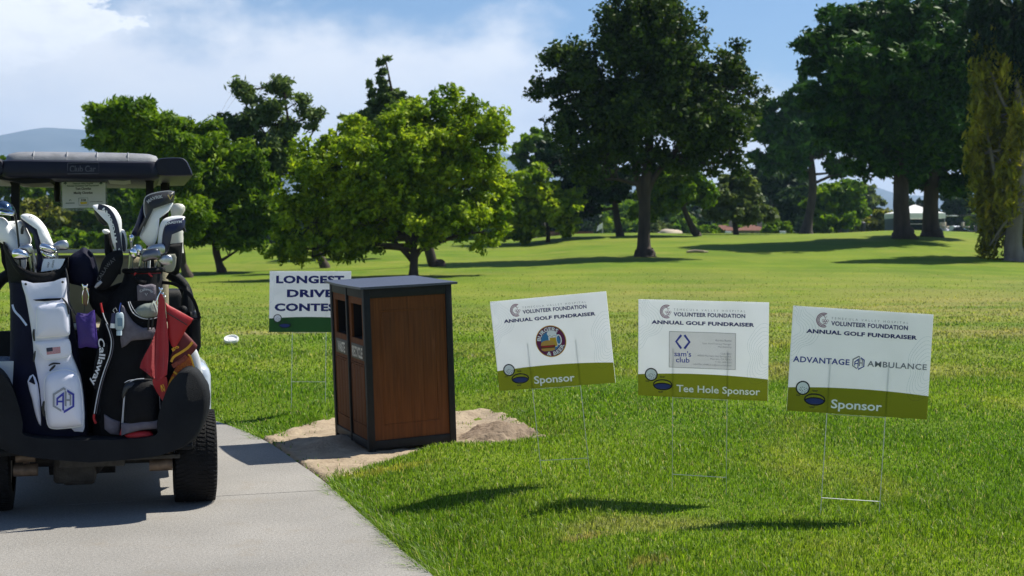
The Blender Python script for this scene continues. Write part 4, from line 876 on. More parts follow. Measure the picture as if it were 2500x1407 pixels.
# buildings
M_TILE = mat('clay_roof_tiles', (.20, .075, .05), rough=.9, c2=(.13, .05, .035), vscale=2, bump=.6, bscale=8); M_STUC = mat('pink_stucco', (.40, .28, .24), rough=.9, c2=(.34, .235, .2)); M_GWALL = mat('grey_stucco', (.30, .26, .25), rough=.9); M_GLASSD = mat('dark_window_glass', (.02, .025, .03), rough=.1)
M_TRIM = mat('white_trim', (.7, .7, .68), rough=.6)
def house(label, px0, px1, pyb, pye, pyr, Y, wall, roofm, flat=False, cols=0):
    s = Y/F; a = at(px0, pyb, Y); b_ = at(px1, pyb, Y); x0, x1 = a.x, b_.x; z0 = gz((x0+x1)/2, Y)-.2; ze = at(px0, pye, Y).z; zr = at(px0, pyr, Y).z; dp = (x1-x0)*.7
    t = thing('house' if not flat else 'low_building', label, 'building', ((x0+x1)/2, Y, z0))
    finish('wall', MB().box(((x0+x1)/2, Y+dp/2, (z0+ze)/2), (x1-x0, dp, ze-z0)), wall, t)
    if flat:
        finish('roof', MB().box(((x0+x1)/2, Y+dp/2-.3, (ze+zr)/2+.02), (x1-x0+.8, dp+1.2, zr-ze)), roofm, t)
        for i in range(cols): x = x0+(x1-x0)*(i+.5)/cols; finish('column', MB().box((x, Y-.55, (z0+ze)/2), (.28, .28, ze-z0)), wall, t)
        for i in range(cols-1):
            x = x0+(x1-x0)*(i+1)/cols; o = finish('window', MB().box((x, Y-.03, z0+(ze-z0)*.6), (.75, .06, (ze-z0)*.4)), M_TRIM, t); finish('pane', MB().box((x, Y-.07, z0+(ze-z0)*.6), (.6, .03, (ze-z0)*.32)), M_GLASSD, o)
    else:
        xm = (x0+x1)/2; e = .4; r = MB()
        A = [(x0-e, Y-e, ze), (x1+e, Y-e, ze), (x1+e, Y+dp+e, ze), (x0-e, Y+dp+e, ze)]; Rg = [(x0+(x1-x0)*.32, Y+dp*.4, zr), (x1-(x1-x0)*.32, Y+dp*.4, zr)]
        r.add(A+Rg, [(0, 1, 5, 4), (1, 2, 5), (2, 3, 4, 5), (3, 0, 4), (3, 2, 1, 0)], False); o = finish('roof', r, roofm, t)
        finish('chimney', MB().box((xm+.8, Y+dp*.5, zr+.1), (.4, .4, .6)), wall, o)
        for fx in (.25, .7): w = finish('window', MB().box((x0+(x1-x0)*fx, Y-.03, z0+(ze-z0)*.55), ((x1-x0)*.18, .06, (ze-z0)*.42)), M_TRIM, t); finish('pane', MB().box((x0+(x1-x0)*fx, Y-.07, z0+(ze-z0)*.55), ((x1-x0)*.15, .03, (ze-z0)*.34)), M_GLASSD, w)
        finish('door', MB().box((x0+(x1-x0)*.48, Y-.04, z0+(ze-z0)*.42), ((x1-x0)*.09, .06, (ze-z0)*.7)), M_GLASSD, t)
house('low pinkish building with columns behind the small sunlit tree', 1298, 1436, 592, 573, 566, 122, M_STUC, M_TILE, True, 7)
house('house with a clay tile hip roof, left of the pale round-crowned tree', 1742, 1792, 577, 563, 550, 128, M_GWALL, M_TILE)
house('grey-walled house with a tiled roof, right of the pale round-crowned tree', 1808, 1866, 576, 563, 549, 130, M_GWALL, M_TILE)
# box and bin by the far bushes
q = Vector((at(2062, 567, 108).x, 108, 0)); q.z = gz(q.x, q.y); t = thing('utility_box', 'low grey-green utility box on the grass before the far bushes', 'utility box', q)
finish('body', MB().box(q+Vector((0, 0, .22)), (.48, .4, .44), .03), mat('green_box_paint', (.10, .16, .14), rough=.5), t); finish('cover', MB().box(q+Vector((0, 0, .465)), (.54, .46, .05), .015), mat('green_cover_paint', (.14, .2, .18), rough=.5), t)
q = Vector((at(2106, 560, 116).x, 116, 0)); q.z = gz(q.x, q.y); t = thing('litter_bin', 'slim black litter bin standing before the reddish far bush', 'bin', q)
finish('body', MB().tube([q, q+Vector((0, 0, .85))], [.2, .24], 14), M_BLKP, t); finish('lid', MB().tube([q+Vector((0, 0, .85)), q+Vector((0, 0, .95)), q+Vector((0, 0, 1.05))], [.27, .24, .08], 14), M_BLKP, t)
for px, lab in ((1778, 'left small white tee block on the grass before the tiled roof house'), (1911, 'small white tee block left of the slender pine trunk')):
    q = Vector((at(px, 574, 104).x, 104, 0)); q.z = gz(q.x, q.y); t = thing('tee_block', lab, 'tee block', q); finish('block', MB().box(q+Vector((0, 0, .12)), (.45, .25, .24), .04), M_WHITE, t)
# ------------------------------------------------------------------ golf cart, rear view. All points below are given in the cart's own frame
MCART = Matrix.Translation((-1.988, 6.554, 0)) @ Matrix.Rotation(R(15), 4, 'Z'); MCI = MCART.inverted(); C0 = MCI @ CAM
FR.append(MCART)
def P(px, py, yl):
    """point of the cart's frame seen at a photo pixel, on the plane y = yl"""
    d = MCI.to_3x3() @ ray(px, py); return C0+d*((yl-C0.y)/d.y)
def puff(mb, out, yl, depth, back=.0, rings=5, n=3, pw=2.4, cen=None, pts3=False):
    """cushion: outline in pixels on plane yl, bulging towards the viewer by depth, with a side wall going back"""
    o = smooth_pts(out, n) if n > 1 else out; Q = [P(a, b, yl) for a, b in o]
    c = P(*cen, yl) if cen else sum(Q, Vector())/len(Q); R_ = []
    if back: R_.append([q+Vector((0, back, 0)) for q in Q])
    for k in range(rings+1):
        r = max(1-k/rings, .02) if rings > 1 else 1; r = math.sin(PI/2*r) if r < 1 else 1
        R_.append([c+(q-c)*r-Vector((0, depth*(1-r**pw)**(1/1.6), 0)) for q in Q])
    return mb.loft(R_, cap=True)
def slab(mb, out, yl, th=.004, n=1, closed=True):
    o = smooth_pts(out, n) if n > 1 else out; return mb.prism([P(a, b, yl) for a, b in o], (0, th, 0))
def tpx(mb, pts, seg=8, n=4):
    """tube through (px, py, yl, radius in pixels)"""
    Q = smooth_pts([(*P(a, b, c), r*.002) for a, b, c, r in pts], n, False) if n > 1 else [(*P(a, b, c), r*.002) for a, b, c, r in pts]
    return mb.tube([q[:3] for q in Q], [q[3] for q in Q], seg)
def lpx(mb, rows, seg=20, sq=2., cap=True):
    """upright body: rows of (cx, cy, half width px, y centre, y half depth)"""
    R_ = []
    for cx, cy, w_, yc, yd in rows:
        c = P(cx, cy, yc); hw = (P(cx+w_, cy, yc)-c).length; r = []
        for j in range(seg):
            a = 2*PI*j/seg; ca, sa = math.cos(a), math.sin(a)
            r.append((c.x+hw*math.copysign(abs(ca)**(2/sq), ca), c.y+yd*math.copysign(abs(sa)**(2/sq), sa), c.z))
        R_.append(r)
    return mb.loft(R_, cap=cap)
def ribbon(mb, pts, yl, w, th=.003, n=4):
    """flat band of width w px lying in the plane yl"""
    q = smooth_pts(pts, n, False) if n > 1 else pts; A = []; B = []
    for i, p in enumerate(q):
        t = Vector(q[min(i+1, len(q)-1)][:2])-Vector(q[max(i-1, 0)][:2]); t = t.normalized() if t.length else Vector((1, 0)); nn = Vector((-t.y, t.x))*w/2
        y_ = yl if len(p) < 3 else p[2]; A.append(P(p[0]+nn.x, p[1]+nn.y, y_)); B.append(P(p[0]-nn.x, p[1]-nn.y, y_))
    k = len(A); vs = A+B+[v+Vector((0, th, 0)) for v in A+B]; fs = []
    for i in range(k-1): fs += [(i, i+1, k+i+1, k+i), (2*k+i, 3*k+i, 3*k+i+1, 2*k+i+1), (i, 2*k+i, 2*k+i+1, i+1), (k+i, k+i+1, 3*k+i+1, 3*k+i)]
    fs += [(0, k, 3*k, 2*k), (k-1, 3*k-1, 4*k-1, 2*k-1)]
    return mb.add(vs, fs)
def tpath(mb, s, pts, h, yl, bold=.01, space=1.):
    """writing along a pixel path, h px high, standing to the left of travel"""
    q = [Vector(p) for p in smooth_pts(pts, 6, False)]; L_ = [0]
    for a, b in zip(q[:-1], q[1:]): L_.append(L_[-1]+(b-a).length)
    def fn(u, v):
        d = u*L_[-1]; i = min(max(int(np.searchsorted(L_, d))-1, 0), len(q)-2); t = (q[i+1]-q[i]).normalized(); p = q[i]+t*(d-L_[i]); nn = Vector((t.y, -t.x)); p = p+nn*h*v
        return P(p.x, p.y, yl)
    return text(mb, s, fn, bold, space)

M_PLAS = mat('cart_black_plastic', (.005, .0055, .007), rough=.5, var=.25, vscale=25, bump=.35, bscale=420, spec=.18)
M_FEND = mat('textured_bumper_plastic', (.013, .015, .018), rough=.65, c2=(.007, .008, .011), vscale=7, bump=.5, bscale=380, spec=.18)
M_ROOF = mat('roof_plastic', (.009, .010, .022), rough=.45, var=.15, vscale=10, bump=.15, bscale=300, spec=.25); M_ROOFT = mat('painted_sunlit_roof_top', (.20, .205, .225), rough=.6, var=.2, vscale=18, bump=.3, bscale=250)  # roof top and ribs coloured paler to imitate sun and sky on the slope
M_CBODY = mat('cart_pale_body', (.42, .47, .55), rough=.25, var=.05, coat=.5); M_TYRE = mat('tyre_rubber', (.007, .007, .008), spec=.2, rough=.75, var=.35, vscale=30, bump=.4, bscale=150)
M_UNDER = mat('oily_steel', (.035, .032, .028), rough=.6, metal=.3, var=.4, vscale=20, bump=.6, bscale=60); M_RIM = mat('rim_steel', (.3, .3, .3), rough=.4, metal=.7)
M_RUST = mat('rusty_spring_steel', (.14, .10, .07), rough=.6, metal=.4, var=.4, vscale=30)
M_SEATB = mat('tan_seat', (.28, .24, .15), rough=.6, bump=.3, bscale=200); M_RAIL = mat('pale_rail', (.55, .54, .46), rough=.5); M_LOGO = mat('moulded_letters', (.045, .048, .07), rough=.4)
cart = thing('golf_cart', 'black-roofed golf cart seen from behind, loaded with two golf bags', 'golf cart', (0, .42, 0))
MX = lambda pts, c=219: [(2*c-a, *r) for a, *r in pts][::-1]
# lower skirt and fenders
def xz(p): return (p.x, p.z)
bot = [(219, 1131), (300, 1125), (360, 1119), (400, 1112), (440, 1099), (470, 1083), (492, 1058), (507, 1025), (515, 990), (514, 958), (505, 932), (490, 908), (470, 896), (448, 902), (425, 930), (404, 985), (394, 1030), (388, 1062), (300, 1072), (219, 1073)]
Q = smooth_pts(bot, 3, False); full = Q+MX(Q)[1:-1]
mb = MB(); Z = [P(a, b, 0) for a, b in full]; cc = Vector((0, 0, .32))
def skin(off, y): return [Vector((q.x*(1-off), y, q.z+(cc.z-q.z)*off*.9)) for q in Z]
mb.loft([skin(.02, .15), skin(0, .07), skin(.012, .032), skin(.035, .010), skin(.065, 0)], cap=True)
finish('bumper', mb, M_FEND, cart, sharp=60)
for sx in (1, -1):
    f = MB(); R_ = []
    for (y, z0_, z1_, x0, x1) in ((.10, .47, .60, .42, .545), (.25, .50, .65, .40, .56), (.42, .52, .66, .40, .565), (.62, .50, .65, .40, .56), (.78, .34, .63, .40, .55), (.90, .22, .60, .42, .53)):
        r = []
        for a, b in ((x0, z0_), (x0, z1_-.05), (x0+.03, z1_), ((x0+x1)/2, z1_+.012), (x1-.04, z1_-.01), (x1-.008, z1_-.05), (x1, (z0_+z1_)/2), (x1-.004, z0_)): r.append((sx*a, y, b))
        R_.append(r)
    f.loft(R_); finish('fender', f, M_FEND, cart, sharp=50)
mb = MB()
for s in (1, -1): mb.box((s*.50, .78, .52), (.16, .62, .34), .06, seg=3)
mb.box((0, 1.05, .50), (1.04, .5, .42), .05).box((0, 1.75, .30), (1.12, 1.1, .12), .04).box((0, 2.25, .62), (1.10, .36, .5), .12, seg=3)
finish('body', mb, M_CBODY, cart)
mb = MB(); slab(mb, [(-90, 884), (37, 882), (38, 971), (-90, 973)], .16, .3); finish('rear_panel', mb, M_CBODY, cart)
mb = MB(); puff(mb, [(450, 850), (468, 845), (482, 858), (491, 890), (494, 950), (440, 950), (440, 870)], .12, .02, .25, n=2); finish('corner_panel', mb, M_WHITEC, cart)
# bag well: floor, back wall, cheeks
mb = MB().box((0, .30, .335), (.94, .56, .03), .01); finish('bag_well_floor', mb, M_PLAS, cart)
mb = MB().box((0, .56, .60), (.96, .03, .55), .01); finish('bag_well_wall', mb, M_PLAS, cart)
# seat and rail
mb = MB().box((-.02, .98, 1.07), (.80, .10, .36), .045, seg=3).box((.0, 1.22, .80), (.9, .5, .12), .05, seg=3); finish('seat', mb, M_SEATB, cart)
mb = MB().box((-.02, .88, 1.272), (.82, .05, .022), .006); finish('seat_rail', mb, M_RAIL, cart)
for s in (1, -1):      # hip restraints
    mb = MB(); tpx(mb, [(a if s == 1 else 438-a, b, .66, 15) for a, b in ((412, 668), (436, 684), (455, 712), (463, 760), (466, 850), (466, 930))], 12); finish('hip_restraint', mb, M_PLAS, cart)
mb = MB(); puff(mb, [(440, 800), (444, 730), (456, 700), (468, 720), (474, 790), (476, 850), (440, 860)], .46, .03, .1, n=2); finish('armrest_post', mb, M_PLAS, cart)
mb = MB(); puff(mb, [(464, 762), (489, 764), (491, 845), (484, 862), (462, 862)], .40, .02, .12, n=1); mb.sphere(P(447, 757, .36), (.022, .02, .022)); finish('side_locker', mb, M_PLAS, cart)
mb = MB(); puff(mb, [(463, 776), (488, 770), (491, 777), (465, 784)], .37, .01, .10, n=1); mb.sphere(P(476, 767, .37), (.016, .015, .018)); finish('latch', mb, mat('latch_plastic', (.05, .055, .07), rough=.35), cart)
# roof
def rrect(x0, x1, y0, y1, z, r, n=5):
    o = []
    for cx, cy, a0 in ((x1-r, y0+r, -PI/2), (x1-r, y1-r, 0), (x0+r, y1-r, PI/2), (x0+r, y0+r, PI)):
        for i in range(n+1): a = a0+PI/2*i/n; o.append((cx+r*math.cos(a), cy+r*math.sin(a), z))
    return o
ya = .50; zl, zm, zt = P(219, 431, ya).z, P(219, 392, ya).z, P(219, 371, ya+.12).z; xl, xr = P(-2, 400, ya).x, P(392, 400, ya).x
mb = MB(); mb.loft([rrect(xl+.02, xr-.02, ya+.02, 1.78, zl-.012, .05), rrect(xl+.004, xr-.004, ya+.004, 1.70, zl, .05), rrect(xl, xr, ya, 1.70, zl+.02, .05), rrect(xl+.008, xr-.008, ya+.012, 1.69, zm-.008, .05), rrect(xl+.02, xr-.02, ya+.03, 1.68, zm, .05)])
roof_ob = finish('roof', mb, M_ROOF, cart, sharp=50)
roof = roof_ob
mb = MB(); a, b = P(12, 392, ya+.03).x, P(388, 392, ya+.03).x
mb.loft([rrect(a, b, ya+.03, 1.66, zm, .05), rrect(a+.003, b-.003, ya+.035, 1.65, zm+.016, .05), rrect(a+.012, b-.012, ya+.05, 1.64, zm+.032, .06), rrect(a+.04, b-.04, ya+.10, 1.60, zt-.006, .08), rrect(a+.09, b-.09, ya+.20, 1.5, zt+.002, .1)])
finish('roof_top', mb, M_ROOFT, roof, sharp=50)
for px in (80, 162, 236, 312):
    mb = MB(); x = P(px, 392, ya).x; mb.loft([[(x-.008, ya+.036, zm+.001), (x+.008, ya+.036, zm+.001), (x, ya+.028, zm+.004)], [(x-.008, ya+.05, zm+.030), (x+.008, ya+.05, zm+.030), (x, ya+.043, zm+.036)], [(x-.006, ya+.10, zt-.008), (x+.006, ya+.10, zt-.008), (x, ya+.098, zt)]]); finish('roof_rib', mb, M_ROOFT, roof)
for s in (1, -1):
    o_ = [(384, 428), (378, 404), (383, 391), (396, 386), (440, 385), (455, 392), (463, 406), (470, 424), (462, 430)]
    o_ = o_ if s == 1 else [(2*194-a, b) for a, b in o_][::-1]
    mb = MB(); Q = [P(a, b, ya+.03) for a, b in smooth_pts(o_, 3)]; c = sum(Q, Vector())/len(Q)
    R_ = [[c+(q-c)*k+Vector((0, dy, 0)) for q in Q] for k, dy in ((.90, -.012), (.97, -.004), (1, .012), (1, 1.34), (.8, 1.42))]
    mb.loft(R_); finish('roof_gutter', mb, M_ROOF, roof, sharp=50)
mb = MB().box((P(204, 411, ya).x, ya+.009, P(204, 411, ya).z), (.150, .008, .044), .004); mb2 = MB(); pl = [(165, 398.5), (241, 397.5), (241, 424), (165, 425)]
ribbon(mb2, pl+[pl[0]], ya+.001, 1.6, .004, 1); ob = finish('badge', mb2, M_LOGO, roof)
mb = MB(); text(mb, 'Club Car', lambda u, v: P(170+64*u, 420-16*v, ya+.001), .02); finish('badge_lettering', mb, M_LOGO, roof)
# under-roof bits
mb = MB(); slab(mb, [(-2, 430), (124, 430), (122, 446), (60, 449), (40, 445), (-2, 438)], .55, .5); finish('canopy_liner', mb, M_PLAS, cart)
mb = MB(); slab(mb, [(262, 430), (360, 430), (352, 436), (300, 442), (264, 440)], .60, .5); finish('canopy_liner', mb, mat('liner_grey', (.12, .125, .14), rough=.5), cart)
mb = MB(); puff(mb, [(131, 432), (148, 432), (148, 493), (134, 493), (131, 480)], 1.0, .02, .04, n=1); finish('mirror', mb, M_PLAS, cart)
# posts
for s in (0, 1):
    a = [(20, 436), (56, 436)], [(27, 452), (47, 452)], [(26, 590), (47, 590)], [(26, 705), (47, 705)]
    if s: a = [(348, 434), (382, 434)], [(356, 446), (375, 446)], [(357, 590), (376, 590)], [(357, 705), (377, 705)]
    mb = MB(); R_ = []
    for (l, r) in a:
        p, q = P(*l, .68), P(*r, .68); R_.append([p, q, q+Vector((0, .045, 0)), p+Vector((0, .045, 0))])
    mb.loft(R_); finish('rear_strut', mb, M_PLAS, cart)
for px in (402, 60-25):
    mb = MB(); a, b = P(px, 425, 1.35), P(px+4, 700, 1.6); mb.bar(a, b, .035, .035, .006); finish('front_post', mb, M_PLAS, cart)
mb = MB(); slab(mb, [(392, 448), (397, 448), (397, 462), (408, 470), (411, 447), (414, 447), (414, 478), (392, 478)], 1.3, .02); finish('post_clamp', mb, M_PLAS, cart)
# steering wheel hint and dash
finish('dashboard', MB().box((0, 2.05, .92), (1.0, .18, .22), .05, seg=3), M_PLAS, cart)
# wheels
def wheel(cx, cy, r=.232, w_=.212):
    t_ = MB(); prof = [(-.5, .62), (-.5, .80), (-.485, .90), (-.45, .965), (-.38, .992), (-.2, 1.), (0, 1.003), (.2, 1.), (.38, .992), (.45, .965), (.485, .90), (.5, .80), (.5, .62)]; n = 56; R_ = []
    for j in range(n+1):
        a = 2*PI*j/n; R_.append([(cx+x*w_, cy+q*r*math.sin(a), r+q*r*math.cos(a)) for x, q in prof])
    t_.loft(R_, cap=False, closed=False)
    o = finish('wheel', t_, M_TYRE, cart)
    tr_ = MB(); nb = 64
    for j in range(nb):                      # tread blocks: slanted shoulder lugs, centre ribs
        a = 2*PI*j/nb; da = 2*PI/nb*.30
        for x0, x1, sk in ((-.47, -.26, .06), (.26, .47, -.06), (-.22, -.03, .03), (.03, .22, -.03)):
            qs = [];
            for k, (x, aa) in enumerate(((x0, a-da), (x1, a-da+sk), (x1, a+da+sk), (x0, a+da))):
                rr = r*(.985 if abs(x) > .4 else .998); qs.append((rr, x, aa))
            b_ = [(cx+x*w_, cy+rr*math.sin(aa), r+rr*math.cos(aa)) for rr, x, aa in qs]; t2 = [(cx+x*w_, cy+(rr+.0032)*math.sin(aa), r+(rr+.0032)*math.cos(aa)) for rr, x, aa in qs]
            tr_.loft([b_, t2])
    finish('tread', tr_, M_TYRE, o)
    finish('rim', MB().cyl((cx-w_*.42, cy, r), (cx+w_*.42, cy, r), r*.62, 24), M_RIM, o)
for x in (.49, -.49): wheel(x, .42)
for x in (.45, -.45): wheel(x, 2.05, .225, .16)
# running gear
finish('rear_axle', MB().cyl((-.38, .42, .235), (.38, .42, .235), .032, 14).sphere((-.06, .42, .235), (.12, .11, .10)).box((-.09, .36, .20), (.2, .16, .13), .02), M_UNDER, cart)
for x in (-.31, .32):
    mb = MB().cyl((x-.055, .20, .225), (x+.055, .20, .225), .030, 16).cyl((x-.045, .20, .285), (x+.045, .20, .285), .022, 14).box((x, .24, .255), (.028, .05, .12), .006); finish('spring_shackle', mb, M_RUST, cart)
finish('frame_rail_shade_pan', MB().box((-.0, .13, .262), (.30, .03, .045), .004).box((.16, .14, .275), (.5, .04, .02), .003).box((.0, 1.2, .27), (1.0, 1.7, .04), .01), M_UNDER, cart)  # broad box is a floor pan added to block light under the cart
finish('motor', MB().cyl((-.22, .52, .23), (.10, .52, .23), .085, 18).box((-.07, .34, .17), (.15, .10, .09), .015), M_UNDER, cart)
# bottle holder on the right rear strut
mb = MB(); puff(mb, [(392, 598), (446, 592), (443, 640), (437, 668), (428, 673), (392, 662)], .47, .02, .09, n=1); finish('bottle_holder', mb, M_PLAS, cart)
mb = MB(); puff(mb, [(394, 628), (427, 620), (430, 640), (425, 660), (412, 665), (394, 656)], .448, .006, .004, n=2); finish('holder_window', mb, mat('milky_window', (.45, .43, .34), rough=.4), cart)
t = thing('sand_bottle', 'white plastic sand bottle with a bulbous neck standing in the black holder', 'bottle', P(425, 600, .50))
M_MILK = mat('milky_plastic', (.74, .73, .66), rough=.35, var=.04, trans=.2)
mb = MB(); lpx(mb, [(429, 618, 20, .51, .03), (428, 600, 19, .51, .036), (427, 582, 21, .51, .038), (428, 572, 19, .51, .036), (427, 566, 21, .51, .038), (426, 556, 18, .51, .034), (428, 545, 14, .51, .028), (430, 534, 12, .51, .024), (432, 524, 14, .51, .028), (434, 514, 18, .51, .034), (435, 505, 17, .51, .032), (434, 499, 12, .51, .024), (434, 497, 3, .51, .006)]); finish('bottle', mb, M_MILK, t)

# placard in its clear holder, hung under the roof
t = thing('placard', 'white printed name card in a clear holder hanging under the cart roof', 'placard', P(205, 436, .93))
mb = MB(); slab(mb, [(146, 436), (261, 433), (263, 514), (149, 517)], .95, .006); finish('holder', mb, film('clear_holder', (.80, .86, .82), .15), t)
mb = MB(); slab(mb, [(151, 441), (257, 438), (258, 506), (153, 509)], .946, .002); card = finish('card', mb, mat('card_paper', (.88, .90, .95), rough=.6, var=.02, trans=.5), t)
MT = mat('card_teal_ink', (.01, .07, .07), rough=.6); MK = mat('card_black_ink', (.01, .01, .015), rough=.6)
def ptext(nm, s, x0, x1, yb, h, m_, bold=.02):
    mb = MB(); text(mb, s, lambda u, v: P(x0+(x1-x0)*u, yb-h*v-(u-.5)*(x1-x0)*.02, .9445), bold); finish(nm, mb, m_, card)
ptext('title_line', 'Temecula Valley Hospital', 177, 227, 450, 4, MT); ptext('title_line', 'Volunteer Foundation Golf Tournament', 163, 241, 455.5, 4, MT)
ptext('name_line', 'Tom Clowdus', 184, 222, 463.5, 5.5, MK, .03); ptext('name_line', 'Maddy Clowdus', 180, 226, 473.5, 5.5, MK, .03)
ptext('hole_number', 'S1B', 198, 210, 491.5, 5, MK, .03)
mb = MB(); ribbon(mb, [(192, 484), (214.5, 483.5), (215, 501), (193, 501.5), (192, 484)], .9445, .8, .001, 1); finish('number_box', mb, MT, card)
mb = MB(); slab(mb, [(195.5, 493.5), (212, 493), (212, 498), (197, 499)], .9448, .001); finish('yellow_strip', mb, mat('yellow_strip', (.70, .55, .03), rough=.6), card)
for x, s_ in ((158, 1), (245, 1)):
    mb = MB(); slab(mb, [(x-3, 449), (x-1, 446), (x+3, 445), (x+6, 448), (x+2, 449), (x+2, 452), (x+1, 452), (x+1, 449)], .9445, .001); finish('tree_mark', mb, MT, card)
mb = MB(); ribbon(mb, [(160, 496.5), (182, 496)], .9445, 1.6, .001, 1); finish('sponsor_line', mb, MT, card); ptext('sponsor_line', 'ADVANTAGE AMBULANCE', 219, 250, 493.5, 1.8, MK)
mb = MB(); ribbon(mb, [(169, 491), (171, 487), (174, 490)], .9445, 1.2, .001, 1); finish('sponsor_mark', mb, MT, card)
# ------------------------------------------------------------------ golf bags, clubs, towels (cart frame still active)
M_NAVY = mat('navy_nylon', (.005, .006, .022), rough=.75, var=.25, vscale=12, bump=.3, bscale=120, spec=.2); M_BLKN = mat('black_nylon', (.005, .005, .0065), rough=.75, var=.3, vscale=14, bump=.3, bscale=140, spec=.2)
M_WVIN = mat('white_bag_vinyl', (.74, .75, .86), rough=.5, var=.05, vscale=6, bump=.18, bscale=22); M_MAUVE = mat('mauve_grey_cloth', (.13, .115, .14), rough=.75, var=.2, vscale=30, bump=.4, bscale=160)
M_RED = mat('red_trim', (.42, .012, .015), rough=.6, var=.15, vscale=25, bump=.2, bscale=100); M_PIPE = mat('white_piping', (.62, .63, .66), rough=.5); M_MESH = mat('silver_grey_cloth', (.24, .27, .24), rough=.45, var=.2, vscale=10, bump=.6, bscale=25)
M_CHROME = mat('chrome', (.86, .87, .9), rough=.12, metal=1., var=.05); M_STEEL = mat('brushed_steel', (.50, .51, .53), rough=.35, metal=1., var=.12, vscale=50); M_DKST = mat('dark_steel', (.18, .18, .2), rough=.3, metal=1., var=.2)
M_LTHW = mat('white_leatherette', (.86, .87, .88), rough=.42, var=.05, bump=.2, bscale=30); M_NVL = mat('navy_leatherette', (.010, .014, .05), rough=.35, var=.2, bump=.2, bscale=60); M_BLL = mat('black_leatherette', (.016, .017, .019), rough=.42, var=.2, bump=.25, bscale=70); M_SLV = mat('silver_thread', (.45, .46, .48), rough=.5)
M_ZIP = mat('zip_pull', (.01, .01, .012), rough=.4)
def zipp(par, pts, yl, w=5):
    mb = MB(); tpx(mb, [(a, b, yl, w/2*(1 if 0 < i < len(pts)-1 else .6)) for i, (a, b) in enumerate(pts)], 8, 3); return finish('zip_pull', mb, M_ZIP, par)
def piping(par, pts, yl, r=.9, m_=None, closed=False, nm='piping'):
    mb = MB(); q = smooth_pts(pts, 3, closed); q = q+[q[0]] if closed else q; mb.tube([P(a, b, yl) for a, b in q], r*.002, 6); return finish(nm, mb, m_ or M_PIPE, par)
# --- left bag
lb = thing('golf_bag', 'navy golf bag with white front panel and blue and grey hexagon emblem', 'golf bag', P(125, 1066, .2))
mb = MB(); lpx(mb, [(118, 1070, 96, .24, .135), (118, 1055, 99, .24, .15), (116, 950, 92, .25, .15), (108, 850, 82, .26, .145), (100, 760, 74, .27, .14), (97, 715, 72, .28, .14), (95, 690, 70, .28, .14)], 28, 2.6); finish('body', mb, M_NAVY, lb)
# collar with the dipping mouth
rim = [(8, 596), (22, 622), (38, 650), (60, 668), (92, 677), (125, 675), (150, 664), (166, 646), (168, 632)]
mb = MB(); R_ = []
for i, (a, b) in enumerate(smooth_pts(rim, 3, False)):
    t_ = i/24; y = .30-.155*math.sin(PI*min(max((t_), 0), 1))
    r = []
    for k in range(10):
        an = 2*PI*k/10; r.append(P(a, b+0, y)+Vector((0, .014*math.cos(an), .022*math.sin(an))))
    R_.append(r)
mb.loft(R_); finish('rim', mb, M_BLKN, lb)
mb = MB(); back = [P(a, b, .42) for a, b in smooth_pts([(8, 575), (60, 610), (120, 622), (168, 630)], 4, False)]
F_ = smooth_pts(rim, 3, False); fr_ = [P(a, b, .30-.15*math.sin(PI*i/(len(F_)-1))) for i, (a, b) in enumerate(F_)]; low = [P(52+(112*i/(len(F_)-1)), 698, .15+.06*abs(i/(len(F_)-1)-.5)) for i in range(len(F_))]
low = [P(24+(146*i/(len(F_)-1)), 712, .28-.145*math.sin(PI*i/(len(F_)-1))) for i in range(len(F_))]
mb.loft([low, fr_], cap=False, closed=False); mb.loft([[q+Vector((0, .02, 0)) for q in low], [q+Vector((0, .02, 0)) for q in fr_]], cap=False, closed=False); finish('collar', mb, M_BLKN, lb)
mb = MB(); slab(mb, [(0, 590), (40, 560), (60, 640), (166, 628), (170, 700), (30, 705), (4, 640)], .43, .01); finish('throat', mb, M_BLKN, lb)
# white front
wf = [(52, 686), (80, 692), (130, 688), (160, 679), (162, 716), (168, 760), (170, 800), (166, 829), (178, 876), (195, 920), (203, 970), (206, 1046), (190, 1054), (120, 1052), (96, 1056), (92, 1000), (92, 940), (84, 884), (80, 835), (74, 790), (62, 722)]
mb = MB(); puff(mb, wf, .115, .025, .08, 4, 2, 3., cen=(130, 870)); fp = finish('front_panel', mb, M_WVIN, lb)
for x, y in ((63, 694), (153, 689)): finish('snap', MB().sphere(P(x, y, .094), (.006, .003, .006), 10, 6), M_ZIP, fp)
p1 = [(90, 757), (97, 747), (118, 741), (151, 739), (163, 748), (168, 775), (170, 808), (165, 819), (130, 822), (92, 825), (89, 815)]
mb = MB(); puff(mb, p1, .075, .022, .05, 5, 3, 3.5); finish('upper_pocket', mb, M_WVIN, fp); piping(fp, p1, .074, .9, M_LTHW, True)
mb = MB(); slab(mb, [(80, 732), (115, 729), (150, 728), (146, 733), (110, 736), (88, 735)], .088, .003); finish('pocket_mouth', mb, M_BLKN, fp)
p2 = [(84, 838), (110, 833), (150, 830), (168, 829), (174, 856), (170, 868), (150, 874), (118, 878), (104, 872), (96, 858)]
mb = MB(); puff(mb, p2, .082, .010, .03, 4, 3, 4.); finish('flap', mb, M_WVIN, fp); piping(fp, [(96, 858), (104, 872), (118, 878), (150, 874), (170, 868), (174, 856)], .079, .9, M_LTHW)
p3 = [(108, 935), (119, 913), (150, 903), (178, 907), (193, 924), (200, 967), (203, 1030), (195, 1041), (160, 1046), (130, 1047), (116, 1036), (110, 985)]
mb = MB(); puff(mb, p3, .065, .040, .06, 6, 3, 4.5); finish('lower_pocket', mb, M_WVIN, fp); piping(fp, p3, .060, 1., M_LTHW, True)
